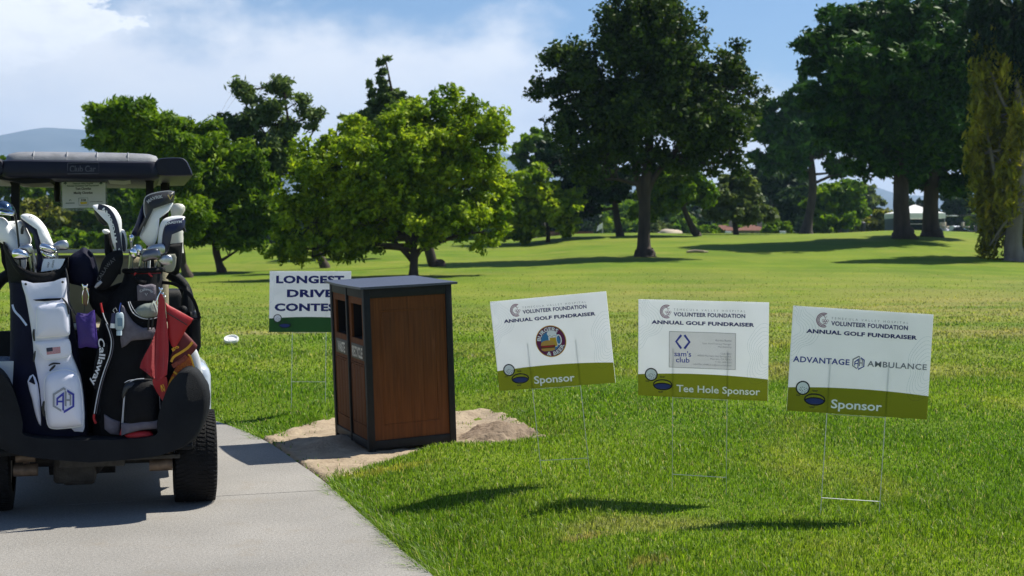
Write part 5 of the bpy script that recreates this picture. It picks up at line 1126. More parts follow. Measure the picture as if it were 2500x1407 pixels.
mb = MB(); puff(mb, [(67, 932), (80, 915), (92, 940), (98, 990), (100, 1040), (88, 1018), (78, 975)], .09, .012, .03, 3, 2, 3.); finish('side_pocket', mb, M_WVIN, fp)
mb = MB(); slab(mb, [(70, 932), (80, 917), (86, 938), (84, 939)], .076, .002); finish('pocket_mouth', mb, M_NAVY, fp)
bl, gr, bk = MB(), MB(), MB()
hexagon_mark(bl, gr, 0, 0, 0, 0, fn=lambda x, y: P(155+30*x, 978-31*y, .0225)); hexagon_mark(bk, bk, 0, 0, 0, 0, fn=lambda x, y: P(155+31.5*x, 978.5-32.5*y, .0232))
finish('emblem_blue', bl, mat('emblem_blue', (.02, .03, .35), rough=.4), fp); finish('emblem_grey', gr, mat('emblem_grey', (.26, .28, .32), rough=.4), fp)
fl = MB(); 
for i in range(7): slab(fl, [(113+(.6*i*.3), 851+i*2.3), (147+(.5*i*.3), 847+i*2.3), (147.3+(.5*i*.3), 848.3+i*2.3), (113.3+(.6*i*.3), 852.3+i*2.3)], .0715, .001)
finish('flag_stripes', fl, M_RED, fp); fl = MB(); slab(fl, [(113, 850), (128, 848.2), (129, 857.5), (114, 859.5)], .071, .001); finish('flag_canton', fl, M_NVL, fp)
zipp(fp, [(151, 727), (158, 735), (163, 742), (166, 750), (168, 768)], .070, 5); zipp(fp, [(83, 804), (82, 816), (84, 833)], .075, 6); zipp(fp, [(86, 857), (84, 870), (82, 884)], .078, 5)
zipp(fp, [(119, 893), (130, 888), (147, 888)], .070, 5); zipp(fp, [(135, 892), (128, 899), (121, 906)], .066, 6); zipp(fp, [(107, 980), (105, 1000), (109, 1016)], .055, 7)
mb = MB(); ribbon(mb, [(30, 744), (36, 760), (50, 775), (65, 795)], .10, 5, .002); finish('side_flash', mb, mat('pale_blue_flash', (.45, .55, .75), rough=.5), lb)
mb = MB(); tpx(mb, [(160, 655, .15, 2), (166, 690, .12, 2.5), (168, 735, .09, 2), (176, 755, .08, 2.5), (186, 770, .09, 1.5)], 6); finish('clip_cord', mb, M_ZIP, lb)

# --- right bag
rb = thing('golf_bag', 'black and mauve-grey golf bag with red trim, under the cart roof at right', 'golf bag', P(310, 1070, .2))
mb = MB(); lpx(mb, [(309, 1070, 72, .25, .13), (308, 1055, 82, .25, .15), (308, 1000, 84, .25, .15), (312, 900, 80, .26, .15), (318, 800, 76, .27, .145), (330, 720, 64, .28, .13), (348, 690, 50, .29, .12), (350, 668, 46, .29, .12)], 28, 2.5); finish('body', mb, M_BLKN, rb)
mb = MB(); tor = []
for i in range(60):
    a = 2*PI*i/60; rr = .012*(1+.10*(i % 2)); cx, cy = P(351, 660, .29).x, .29; r = []
    for k in range(8):
        an = 2*PI*k/8; r.append((cx+(.093+rr*math.cos(an))*math.cos(a), cy+(.115+rr*math.cos(an))*math.sin(a), P(351, 660-4*math.sin(a)*0, .29).z+.003*math.cos(a)+rr*math.sin(an)))
    tor.append(r)
mb.loft(tor+[tor[0]], cap=False); finish('rim', mb, M_BLKN, rb)
mb = MB(); lpx(mb, [(348, 690, 44, .29, .11), (350, 668, 44, .29, .11), (351, 660, 42, .29, .10)], 24, 2., cap=False); finish('lining', mb, M_RED, rb)
mb = MB(); R_ = []
for a, b in smooth_pts([(303, 664), (318, 674), (336, 685), (355, 690), (370, 684), (382, 672), (388, 662)], 3, False):
    t_ = (a-303)/85; y = .27-.11*math.sin(PI*min(max(t_, 0), 1)); R_.append([P(a, b, y)+Vector((0, .012*math.cos(2*PI*k/8), .012*math.sin(2*PI*k/8))) for k in range(8)])
mb.loft(R_); finish('collar', mb, M_BLKN, rb)
# red handles seen in the mouth
mb = MB(); tpx(mb, [(326, 680, .185, 1.5), (331, 668, .18, 3), (334, 662, .18, 2)], 6); finish('divider', mb, M_RED, rb)
mb = MB(); tpx(mb, [(360, 664, .18, 2.5), (366, 671, .175, 3), (372, 676, .175, 1.5)], 6); finish('divider', mb, M_RED, rb)
mb = MB(); puff(mb, [(334, 700), (338, 695), (350, 697), (372, 694), (381, 698), (382, 735), (336, 735)], .135, .012, .04, 4, 1, 3.); pt = finish('badge_panel', mb, M_MAUVE, rb)
mb = MB(); tpath(mb, 'Callaway', [(343, 715), (350, 710.5), (358, 709), (366, 711), (372, 716)], 6, .120, .02); ribbon(mb, [(354, 716), (357, 722), (360, 716)], .120, 1.4, .001, 1); finish('lettering', mb, M_SLV, pt)
mb = MB(); slab(mb, [(308, 736), (386, 736), (388, 800), (378, 806), (345, 800), (312, 780)], .13, .05); finish('top_pocket', mb, M_BLKN, rb)
g_ = [(328, 762), (336, 750), (352, 742), (370, 740), (376, 734), (383, 750), (387, 765), (380, 773), (360, 777), (342, 774)]
mb = MB(); puff(mb, g_, .115, .03, .03, 5, 3, 2.5); finish('mesh_pocket', mb, M_MESH, rb)
piping(rb, [(313, 737), (317, 750), (324, 763), (335, 772), (350, 778), (368, 779), (382, 776), (388, 768), (385, 752), (379, 736)], .100, 1.2); piping(rb, [(317, 736), (322, 748), (329, 759), (338, 768), (352, 773)], .102, .7)
zipp(rb, [(364, 777), (363, 788), (362, 806)], .095, 5); zipp(rb, [(374, 777), (373, 790), (370, 804)], .095, 5)
mb = MB(); puff(mb, [(297, 745), (308, 760), (325, 785), (350, 801), (377, 801), (380, 824), (345, 830), (320, 833), (297, 850), (294, 800)], .108, .014, .04, 4, 2, 3., cen=(325, 815)); finish('side_gusset', mb, M_MAUVE, rb)
lp = [(303, 962), (312, 937), (330, 927), (354, 925), (376, 932), (388, 962), (391, 1020), (389, 1048), (345, 1052), (300, 1062), (296, 1030)]
mb = MB(); puff(mb, lp, .085, .055, .06, 6, 3, 3.5); lpk = finish('lower_pocket', mb, M_BLKN, rb)
mb = MB(); puff(mb, [(296, 1034), (330, 1030), (389, 1026), (391, 1047), (345, 1050), (296, 1064)], .045, .014, .04, 3, 1, 3.); finish('grey_band', mb, M_MAUVE, rb)
mb = MB(); puff(mb, [(254, 1012), (275, 1024), (294, 1030), (291, 1062), (270, 1060), (255, 1048)], .10, .01, .03, 3, 1, 3.); finish('grey_band', mb, M_MAUVE, rb)
mb = MB(); puff(mb, [(304, 1064), (320, 1056), (345, 1053), (368, 1055), (374, 1063), (362, 1071), (340, 1075), (318, 1073)], .05, .02, .05, 3, 2, 2.5); finish('red_base', mb, M_RED, rb)
piping(rb, [(303, 965), (301, 990), (299, 1015), (297, 1040)], .062, 1.2); piping(rb, [(306, 950), (304, 975), (302, 1000), (300, 1038)], .058, .8); piping(rb, [(303, 962), (312, 938), (330, 927), (352, 925)], .078, 1.1)
piping(rb, [(389, 962), (391, 1000), (391, 1030)], .075, .6); piping(rb, [(300, 1040), (297, 1052), (294, 1062)], .055, 2.6, M_RED, nm='red_tab')
for a, b in (((303, 937), (318, 931)),): piping(rb, [(304, 935), (316, 929), (340, 927)], .090, 1.); piping(rb, [(306, 940), (318, 934), (338, 931)], .092, 1.)
mb = MB(); puff(mb, [(300, 950), (306, 938), (318, 933), (335, 938), (318, 944), (308, 962), (300, 975), (297, 965)], .06, .012, .02, 3, 2, 2.5); finish('hood_cloth', mb, mat('black_satin', (.02, .02, .022), rough=.35, bump=.8, bscale=25), rb)
# sweeping side piping with the vertical writing beside it
sw = [(259, 790), (267, 812), (272, 835), (268, 866), (256, 900), (245, 935), (236, 975), (230, 1010)]
piping(rb, sw, .085, 1.3); piping(rb, [(a+5, b) for a, b in sw], .085, .9, M_MAUVE)
piping(rb, [(246, 740), (248, 752), (251, 764)], .11, 2.6, M_RED, nm='red_tab'); piping(rb, [(251, 764), (256, 778), (263, 792)], .10, 1.2); piping(rb, [(230, 1012), (229, 1022), (234, 1034)], .09, 3, M_RED, nm='red_tab')
mb = MB(); puff(mb, [(240, 850), (262, 840), (262, 868), (250, 900), (238, 950), (226, 940), (230, 890)], .095, .006, .05, 3, 2, 3.); finish('side_pocket', mb, M_BLKN, rb)
mb = MB(); tpath(mb, 'Callaway', [(238, 828), (243, 860), (236, 895), (220, 938)], 15, .080, .02); finish('vertical_lettering', mb, M_PIPE, rb)
# shoulder strap looping out over the hip restraint
mb = MB(); ribbon(mb, [(392, 690, .24), (425, 694, .22), (455, 712, .20), (475, 738, .19), (486, 775, .19)], .2, 8, .008); ribbon(mb, [(486, 772, .19), (489, 776, .19), (470, 779, .19)], .19, 4, .01); finish('strap', mb, M_BLKN, rb)

# --- clubs and covers
def club_shaft(par, a, b, ya_, yb_, r=2.2, m_=None):
    mb = MB(); tpx(mb, [(*a, ya_, r), (*b, yb_, r*.85)], 8, 1); return finish('shaft', mb, m_ or M_STEEL, par)
def iron(label, out, yl, m_, hosel, shaft, yt=.012, grooves=None):
    c = shaft[1]; t_ = thing('golf_club', label, 'golf club', P(*c, .26))
    mb = MB(); puff(mb, out, yl, yt, .012, 4, 3, 3.); h = finish('head', mb, m_, t_)
    mb = MB(); tpx(mb, [(hosel[0][0], hosel[0][1], yl, 3.2), (hosel[1][0], hosel[1][1], yl+.01, 2.8)], 8, 1); finish('hosel', mb, M_STEEL, t_)
    club_shaft(t_, hosel[1], shaft[1], yl+.012, .26)
    if grooves:
        mb = MB()
        for g_ in grooves: ribbon(mb, g_, yl-yt-.0008, 1.2, .002, 2)
        finish('sole_line', mb, M_DKST, h)
    return t_
iron('chrome wedge at the left front of the navy and white golf bag', [(29, 618), (34, 608), (46, 606), (62, 613), (71, 622), (72, 630), (60, 634), (40, 634), (31, 628)], .20, M_CHROME, ((72, 626), (76, 655)), ((0, 0), (79, 690)), .02, [[(33, 617), (50, 616), (68, 624)]])
iron('grey-faced iron behind the chrome wedge at left', [(46, 606), (52, 600), (66, 595), (76, 597), (80, 606), (79, 618), (72, 622), (62, 613)], .24, M_STEEL, ((79, 610), (82, 640)), ((0, 0), (88, 690)), .012)
iron('wide chrome wedge above the score card', [(96, 603), (99, 595), (108, 593), (124, 598), (136, 606), (139, 614), (130, 620), (112, 618), (99, 611)], .20, M_CHROME, ((137, 614), (138, 632)), ((0, 0), (132, 690)), .022, [[(100, 600), (118, 604), (134, 612)], [(98, 606), (116, 611), (132, 617)]])
iron('open-backed chrome iron with blue reflections just above the score card', [(100, 612), (112, 618), (130, 621), (134, 630), (122, 634), (108, 630), (101, 622)], .22, M_CHROME, ((134, 626), (134, 640)), ((0, 0), (120, 690)), .012, [[(104, 618), (116, 626), (128, 631)]])
iron('matt grey iron leaning out to the right of the score card', [(128, 600), (140, 590), (154, 586), (164, 590), (168, 600), (167, 608), (160, 611), (142, 611), (134, 606)], .26, M_STEEL, ((136, 606), (140, 625)), ((0, 0), (140, 690)), .010)
iron('thin steel blade iron standing between the two wedges at left', [(74, 604), (80, 606), (86, 625), (90, 648), (84, 652), (80, 640), (77, 622)], .26, M_STEEL, ((84, 648), (86, 655)), ((0, 0), (90, 695)), .008)
t_ = thing('driver', 'uncovered dark driver with iridescent crown at the left edge', 'golf club', P(50, 690, .27))
mb = MB(); puff(mb, [(-12, 505), (-4, 493), (12, 490), (26, 497), (34, 508), (38, 520), (32, 527), (15, 525), (-8, 522)], .27, .045, .04, 6, 3, 2.); hd = finish('head', mb, mat('iridescent_crown', (.10, .16, .26), rough=.15, metal=.8, c2=(.02, .05, .10), vscale=20, coat=1.), t_)
mb = MB(); puff(mb, [(-12, 522), (15, 524), (32, 527), (36, 522), (30, 519), (10, 517), (-10, 514)], .225, .004, .01, 2, 1, 3.); finish('face', mb, M_CHROME, hd)
mb = MB(); tpath(mb, '7', [(25, 512), (30, 512)], 6, .214); finish('number', mb, mat('green_paint', (.02, .5, .25), rough=.4), hd)
mb = MB(); tpx(mb, [(35, 520, .25, 4), (40, 545, .26, 2.6), (47, 610, .27, 2.3), (52, 690, .27, 2.)], 8, 3); finish('shaft', mb, M_ZIP, t_)
def cover(label, name, parts, base):
    t_ = thing(name, label, 'headcover', P(*base)); first = None
    for nm, out, yl, d, bk_, m_ in parts:
        mb = MB(); puff(mb, out, yl, d, bk_, 5, 3, 2.6, cen=None); o_ = finish(nm, mb, m_, t_, sharp=60)
        first = first or o_
    return t_, first
# big white cover at the far left
t_, f_ = cover('large plump white headcover at the far left of the bags', 'headcover', [('sock', [(-20, 540), (0, 530), (16, 538), (30, 560), (46, 590), (62, 620), (60, 660), (35, 640), (12, 600), (-15, 580)], .31, .035, .03, M_LTHW), ('lower_sock', [(14, 545), (34, 540), (54, 541), (70, 570), (76, 585), (72, 600), (60, 620), (44, 615), (30, 575)], .345, .03, .03, M_LTHW)], (35, 690, .3))
mb = MB(); tpath(mb, '7', [(32, 547), (42, 547)], 5, .312); finish('lettering', mb, M_ZIP, f_)
mb = MB(); tpx(mb, [(56, 552, .27, 1.5), (54, 560, .27, 4), (54, 572, .27, 3)], 8, 2); finish('tassel', mb, M_ZIP, t_)
# arched white cover with navy inner
t_, f_ = cover('white arched headcover with a navy inner side, left golf bag', 'headcover', [('sock', [(50, 529), (54, 524), (66, 522), (82, 526), (98, 538), (112, 556), (122, 578), (131, 604), (120, 622), (106, 612), (104, 590), (100, 572), (88, 554), (72, 542), (56, 537)], .30, .03, .03, M_LTHW), ('inner', [(51, 532), (64, 538), (80, 546), (94, 560), (102, 580), (106, 605), (104, 622), (92, 620), (90, 596), (84, 576), (74, 564), (60, 552), (53, 545)], .315, .02, .03, M_NVL)], (115, 690, .3))
mb = MB(); tpath(mb, 'EVO', [(70, 531), (86, 536)], 5, .266); finish('lettering', mb, M_ZIP, f_)
club_shaft(t_, (113, 615), (112, 690), .31, .30, 3, M_ZIP)
mb = MB(); puff(mb, [(96, 598), (104, 600), (104, 640), (96, 660), (88, 660), (90, 620)], .33, .015, .02, 3, 2, 2.5); finish('neck', mb, M_NVL, t_)
# striped navy and white cover
t_, f_ = cover('navy and white striped headcover lettered PARADYM, between the bags', 'headcover', [('sock', [(226, 503), (234, 500), (255, 500), (278, 508), (292, 526), (297, 545), (297, 600), (298, 615), (292, 618), (282, 612), (274, 590), (270, 570), (264, 548), (252, 528), (236, 516), (229, 510)], .24, .03, .04, M_LTHW)], (290, 660, .27))
mb = MB(); ribbon(mb, [(239, 505), (258, 510), (272, 526), (281, 548), (286, 572), (290, 600), (292, 616)], .208, 14, .004, 4); finish('stripe', mb, M_NVL, f_)
mb = MB(); tpath(mb, 'PARADYM', [(254, 507), (266, 522), (276, 545), (282, 570), (286, 592)], -7, .2065, .03); finish('lettering', mb, M_LTHW, f_)
mb = MB(); tpath(mb, 'V', [(288, 606), (294, 606)], -6, .2065, .03); finish('chevron', mb, M_LTHW, f_)
mb = MB(); puff(mb, [(229, 512), (240, 518), (254, 532), (262, 548), (258, 552), (246, 546), (234, 530)], .25, .02, .03, 3, 2, 2.5); finish('black_underside', mb, M_BLL, f_)
club_shaft(t_, (290, 610), (292, 670), .26, .27, 4, M_ZIP)
t_, f_ = cover('smaller navy and white headcover peeking out behind the striped one', 'headcover', [('sock', [(294, 562), (303, 562), (309, 575), (311, 595), (308, 612), (300, 612), (296, 590)], .29, .02, .03, M_LTHW), ('stripe', [(298, 570), (302, 572), (306, 590), (307, 612), (300, 613), (298, 590)], .266, .004, .01, M_NVL)], (304, 660, .3))
t_ = thing('putter', 'putter with a white mallet head beside the striped headcover', 'golf club', P(262, 690, .3))
mb = MB(); puff(mb, [(249, 564), (254, 560), (264, 561), (268, 567), (263, 572), (254, 571)], .30, .02, .03, 4, 3, 2.5); finish('head', mb, M_LTHW, t_); mb = MB(); puff(mb, [(255, 570), (270, 568), (274, 600), (278, 628), (258, 628), (255, 600)], .32, .02, .03, 4, 2, 2.5); finish('cover', mb, M_BLKN, t_); club_shaft(t_, (266, 620), (264, 700), .31, .3, 3, M_ZIP)
# tall dark and white cover
t_, f_ = cover('tallest headcover, black crown lettered MAVRIK over a white leather neck', 'headcover', [('neck', [(352, 528), (356, 512), (368, 500), (390, 496), (420, 494), (421, 502), (410, 518), (392, 526), (389, 534), (388, 556), (384, 580), (376, 598), (362, 602), (350, 590), (341, 578), (347, 556)], .26, .03, .05, M_LTHW),
    ('crown', [(351, 530), (350, 500), (352, 484), (366, 473), (400, 467), (422, 467), (427, 471), (425, 485), (422, 494), (395, 498), (368, 505), (360, 516), (356, 535), (350, 556), (342, 577), (334, 572), (342, 550)], .255, .045, .06, M_BLL),
    ('flank', [(350, 497), (352, 530), (344, 560), (338, 577), (322, 574), (322, 566), (332, 545), (342, 515)], .275, .03, .05, M_NVL)], (362, 660, .28))
piping(f_, [(341, 578), (350, 556), (356, 534), (352, 518), (352, 490), (360, 478), (385, 470), (410, 467), (426, 469)], .222, 1.1, M_SLV)
mb = MB(); tpath(mb, 'MAVRIK', [(362, 497), (375, 488), (398, 483)], 8, .203, .03); finish('lettering', mb, M_SLV, f_)
mb = MB(); ribbon(mb, [(410, 476), (416, 487), (422, 476)], .205, 3, .003, 1); finish('chevron', mb, mat('gold_thread', (.62, .45, .12), rough=.4), f_)
club_shaft(t_, (366, 595), (362, 680), .28, .29, 4, M_LTHW)
# second lettered cover at right
t_, f_ = cover('navy and white headcover lettered PARADYM before the sand bottle', 'headcover', [('sock', [(385, 610), (386, 580), (389, 555), (397, 538), (412, 530), (435, 527), (450, 529), (450, 534), (430, 536), (410, 542), (400, 555), (396, 580), (394, 615), (390, 622)], .25, .02, .04, M_LTHW),
    ('crown', [(394, 612), (396, 575), (402, 552), (414, 539), (440, 533), (451, 534), (452, 552), (449, 561), (438, 559), (425, 562), (414, 570), (410, 590), (412, 612), (402, 622), (396, 621)], .235, .03, .04, M_NVL)], (400, 660, .28))
mb = MB(); tpath(mb, 'PARADYM', [(402, 553), (415, 547), (444, 544)], 6, .200, .03); finish('lettering', mb, M_LTHW, f_)
mb = MB(); tpx(mb, [(449, 556, .22, 3), (452, 566, .22, 3), (446, 560, .22, 2)], 6, 2); finish('tag', mb, M_ZIP, t_); club_shaft(t_, (400, 615), (392, 680), .26, .28, 4, M_ZIP)
# irons of the right bag
iron('small chrome hosel-like hybrid head between striped and tall headcovers', [(315, 578), (318, 573), (326, 573), (328, 579), (325, 590), (319, 594), (316, 588)], .22, M_CHROME, ((321, 590), (321, 605)), ((0, 0), (324, 670)), .015)
iron('round dark-soled iron behind the chrome ones in the right golf bag', [(324, 606), (329, 598), (338, 596), (346, 601), (350, 612), (348, 626), (338, 628), (328, 622)], .24, M_CHROME, ((346, 620), (346, 636)), ((0, 0), (345, 670)), .015, [[(330, 604), (338, 610), (346, 620)]])
iron('mirror-bright chrome iron at the front left of the right golf bag', [(315, 616), (318, 607), (327, 604), (335, 612), (336, 622), (330, 632), (320, 628)], .20, M_CHROME, ((318, 620), (315, 655)), ((0, 0), (318, 672)), .018)
iron('dark steel iron nearest the ribbed rim of the right golf bag', [(346, 622), (352, 614), (368, 608), (384, 607), (391, 615), (392, 628), (384, 634), (366, 636), (352, 640), (346, 634)], .19, M_DKST, ((345, 624), (341, 650)), ((0, 0), (342, 672)), .014)
iron('grey iron lying over the dark steel iron, right golf bag', [(358, 608), (366, 600), (382, 596), (396, 595), (403, 603), (402, 616), (394, 622), (390, 612), (376, 606), (362, 610)], .21, M_STEEL, ((361, 608), (352, 625)), ((0, 0), (355, 672)), .012)
iron('matt oval wedge face before the milky window of the bottle holder', [(384, 634), (392, 626), (406, 622), (417, 625), (421, 634), (418, 644), (404, 648), (390, 644)], .22, M_STEEL, ((386, 640), (382, 655)), ((0, 0), (378, 674)), .008)
# score card
t_ = thing('score_card', 'white folded score card sticking out of the navy bag mouth', 'card', P(125, 663, .18))
mb = MB(); slab(mb, [(107, 632), (159, 632), (152, 648), (146, 656), (128, 660), (100, 664), (103, 645)], .175, .002); o_ = finish('card', mb, mat('card_stock', (.60, .66, .78), rough=.6), t_)
mb = MB(); tpath(mb, 'GOLF', [(118, 654), (121, 641)], 4, .1735, .02); tpath(mb, 'LEGENDS', [(129, 655), (133, 636)], 4, .1735, .0); finish('writing', mb, M_ZIP, o_)
# navy rain hood, black club cover, pouch, tool, bottle
t_ = thing('rain_hood', 'dark navy cloth hood bunched up between the two golf bags', 'hood', P(200, 700, .3))
mb = MB(); puff(mb, [(163, 640), (175, 622), (192, 612), (204, 604), (218, 613), (228, 624), (236, 650), (243, 680), (235, 700), (215, 704), (190, 697), (168, 690), (160, 665)], .30, .07, .08, 6, 3, 1.8, cen=(206, 640)); finish('cloth', mb, M_NAVY, t_)
t_ = thing('head_cover', 'black fabric club cover with raised silver lettering leaning left', 'headcover', P(270, 700, .22))
mb = MB(); puff(mb, [(233, 700), (234, 686), (243, 660), (250, 638), (264, 620), (282, 612), (298, 614), (300, 640), (292, 664), (276, 690), (262, 706), (242, 708)], .20, .035, .06, 6, 3, 2.); o_ = finish('sock', mb, M_BLKN, t_)
mb = MB(); tpath(mb, 'CALLAWAY', [(243, 688), (262, 656), (284, 634)], 9, .163, .0, 1.1); finish('lettering', mb, mat('dull_silver_thread', (.12, .12, .13), rough=.5), o_)
mb = MB(); tpx(mb, [(233, 702, .17, 3), (240, 694, .16, 4.5), (248, 688, .16, 3)], 8, 2); finish('toggle', mb, mat('clear_toggle', (.35, .36, .4), rough=.2), t_)
t_ = thing('black_jacket', 'black cloth bundle stuffed between the bags below the club cover', 'cloth', P(270, 760, .3))
mb = MB(); puff(mb, [(222, 700), (262, 702), (300, 690), (318, 705), (318, 740), (296, 770), (262, 790), (230, 760), (216, 730)], .27, .05, .1, 5, 3, 1.8); finish('cloth', mb, M_BLKN, t_)
t_ = thing('pouch', 'small violet cloth pouch hanging beside the white bag front', 'pouch', P(214, 850, .1))
mb = MB(); puff(mb, [(184, 770), (196, 764), (214, 766), (231, 757), (234, 790), (238, 820), (241, 848), (228, 850), (210, 847), (192, 850), (190, 820)], .10, .03, .01, 6, 2, 2.2); finish('cloth', mb, mat('violet_cloth', (.035, .012, .16), rough=.6, var=.25, bump=.5, bscale=40), t_)
mb = MB(); tpx(mb, [(205, 766, .09, 1), (207, 745, .10, 1), (206, 715, .12, 1)], 6, 2); finish('cord', mb, M_ZIP, t_)
t_ = thing('divot_tool', 'wood and steel pocket tool clipped above the violet pouch', 'tool', P(208, 748, .1))
mb = MB(); puff(mb, [(203, 704), (214, 704), (216, 722), (214, 740), (209, 748), (203, 742), (201, 725)], .105, .010, .008, 4, 3, 2.5); finish('handle', mb, mat('tool_wood', (.16, .085, .045), rough=.4), t_)
mb = MB(); tpx(mb, [(202, 742, .10, .8), (201, 722, .10, 1.1), (204, 706, .10, 1.4), (200, 694, .10, 1.5)], 6, 3); tpx(mb, [(214, 742, .10, .8), (216, 722, .10, 1.1), (211, 706, .10, 1.4), (214, 694, .10, 1.5)], 6, 3); mb.box(P(207, 700, .10), (.02, .008, .012), .002); finish('prongs', mb, M_CHROME, t_)
t_ = thing('sanitizer_bottle', 'little clear gel bottle hanging upside down on a blue strap', 'bottle', P(291, 820, .07))
mb = MB(); puff(mb, [(282, 770), (286, 764), (296, 763), (302, 769), (303, 790), (301, 803), (296, 808), (288, 808), (282, 803), (281, 790)], .075, .014, .014, 5, 3, 2.2); o_ = finish('bottle', mb, mat('clear_gel', (.50, .60, .66), rough=.15, var=.05, trans=.3), t_)
mb = MB(); slab(mb, [(286, 777), (299, 777), (299, 797), (287, 797)], .0595, .001); finish('bottle_label', mb, mat('blue_label', (.16, .26, .34), rough=.4), o_)
mb = MB(); mb.cyl(P(291, 808, .072), P(291, 819, .072), .013, 16); finish('cap', mb, mat('cap_blue_white', (.50, .62, .70), rough=.35), t_)
mb = MB(); ribbon(mb, [(295, 740), (292, 755), (292, 768)], .072, 3.2, .003); finish('strap', mb, mat('blue_strap', (.05, .10, .42), rough=.5), t_)
t_ = thing('lip_balm', 'dark blue tube with a white cap hanging left of the gel bottle', 'tube', P(276, 802, .08))
mb = MB(); mb.cyl(P(279, 766, .085), P(276, 790, .085), .012, 14); finish('tube', mb, mat('dark_blue_tube', (.01, .015, .08), rough=.4), t_); mb = MB(); mb.cyl(P(276, 790, .085), P(275, 801, .085), .012, 14); finish('cap', mb, M_LTHW, t_)
mb = MB(); tpx(mb, [(280, 764, .085, .8), (276, 758, .085, .8), (282, 752, .085, .8), (286, 760, .085, .8)], 6, 2); finish('ring', mb, M_STEEL, t_)
# key chain at the towel top
t_ = thing('carabiner', 'steel clips and chain holding the towels on the right bag', 'clip', P(386, 735, .1))
mb = MB(); tpx(mb, [(388, 702, .09, 1.2), (392, 712, .085, 1.5), (387, 722, .085, 1.2), (384, 735, .085, 1.2), (386, 748, .085, 1), (381, 738, .085, 1), (386, 722, .085, 1)], 6, 3); mb.sphere(P(394, 707, .08), .008); mb.sphere(P(397, 718, .08), .007); mb.sphere(P(402, 724, .08), .006); tpx(mb, [(389, 708, .082, 1.4), (398, 703, .082, 1.2)], 6, 1); finish('clip', mb, M_CHROME, t_)
# towels
M_WAF = mat('red_waffle_cloth', (.42, .022, .03), rough=.8, var=.12, vscale=6, sheen=.3)
_nt = M_WAF.node_tree; _w = _nt.nodes.new('ShaderNodeTexVoronoi'); _w.inputs['Scale'].default_value = 150; _w.inputs['Randomness'].default_value = .05; _tc = _nt.nodes.new('ShaderNodeTexCoord'); _nt.links.new(_tc.outputs['Object'], _w.inputs['Vector']); _b = _nt.nodes.new('ShaderNodeBump'); _b.inputs['Strength'].default_value = .9; _b.inputs['Distance'].default_value = .004; _nt.links.new(_w.outputs['Distance'], _b.inputs['Height']); _nt.links.new(_b.outputs[0], _nt.nodes['Principled BSDF'].inputs['Normal'])
M_REDC = mat('red_nylon', (.40, .008, .014), rough=.55, var=.1, bump=.2, bscale=40); M_MAR = mat('maroon_cloth', (.12, .012, .014), rough=.7, var=.15); M_GOLD = mat('gold_cloth', (.72, .36, .02), rough=.7, var=.12, vscale=30); M_ORNG = mat('orange_weave', (.52, .15, .025), rough=.85, c2=(.33, .06, .015), vscale=140, bump=.7, bscale=150, detail=1); M_RUFF = mat('ruffled_trim', (.26, .055, .03), rough=.85, var=.35, vscale=90, bump=1., bscale=90)
def cloth(mb, out, yl, folds=(), amp=.012, th=.003, n=14):
    """hanging cloth: outline in pixels split into rows; folds = (x0 px, period px, phase)"""
    o = smooth_pts(out, 3); ys = [p[1] for p in o]; y0, y1 = min(ys), max(ys); rows = []
    for i in range(n+1):
        y = y0+.5+(y1-y0-1)*i/n; xs = []
        for a, b in zip(o, o[1:]+o[:1]):
            if (a[1]-y)*(b[1]-y) < 0: xs.append(a[0]+(b[0]-a[0])*(y-a[1])/(b[1]-a[1]))
        if len(xs) < 2: continue
        l, r = min(xs), max(xs); row = []
        for j in range(13):
            x = l+(r-l)*j/12; d = amp*sum(math.sin((x-f0)/pr*2*PI+ph+y*.006) for f0, pr, ph in folds)*min(1, (y-y0)/60+.25)
            row.append(P(x, y, yl+d))
        rows.append(row)
    mb.loft(rows, cap=False, closed=False); return mb.loft([[q+Vector((0, th, 0)) for q in r] for r in rows], cap=False, closed=False)
tw = thing('towel', 'long red waffle towel hanging in folds from the right bag', 'towel', P(392, 1000, .05))
mb = MB(); cloth(mb, [(389, 720), (396, 718), (402, 730), (404, 765), (409, 800), (412, 850), (409, 895), (406, 921), (390, 930), (377, 925), (380, 880), (383, 800), (386, 745)], .045, [(378, 34, .5)], .012); finish('front_fold', mb, M_WAF, tw)
mb = MB(); cloth(mb, [(386, 740), (388, 790), (384, 880), (379, 925), (360, 912), (341, 898), (352, 870), (368, 840), (378, 815), (384, 780)], .075, [(340, 30, 0)], .010); finish('rear_fold', mb, M_WAF, tw)
mb = MB(); cloth(mb, [(373, 926), (392, 928), (406, 920), (410, 950), (414, 975), (417, 1000), (415, 1004), (396, 978), (377, 947)], .055, [(370, 60, 0)], .008); o_ = finish('hanging_tip', mb, M_REDC, tw)
mb = MB(); tpath(mb, 'S', [(399, 938), (404, 956)], -9, .036, .03); finish('lettering', mb, M_GOLD, o_)
t_ = thing('red_pouch', 'flat bright red zip pouch hanging right of the waffle towel', 'pouch', P(435, 852, .06))
mb = MB(); puff(mb, [(404, 739), (416, 748), (446, 764), (472, 779), (466, 790), (458, 798), (444, 824), (427, 852), (419, 845), (411, 824), (409, 790), (406, 762)], .055, .012, .006, 4, 1, 3.); o_ = finish('cloth', mb, M_REDC, t_)
mb = MB(); ribbon(mb, [(406, 763), (424, 774), (442, 785), (458, 795)], .040, 2.2, .003, 2); finish('zip', mb, M_ZIP, o_)
t_ = thing('gold_towel', 'patterned maroon and gold towel hanging over the right fender', 'towel', P(450, 970, .06))
mb = MB(); puff(mb, [(436, 806), (451, 811), (468, 828), (482, 844), (480, 852), (466, 868), (453, 876), (438, 872), (432, 840)], .075, .012, .006, 4, 1, 3.); a_ = finish('maroon_panel', mb, M_MAR, t_)
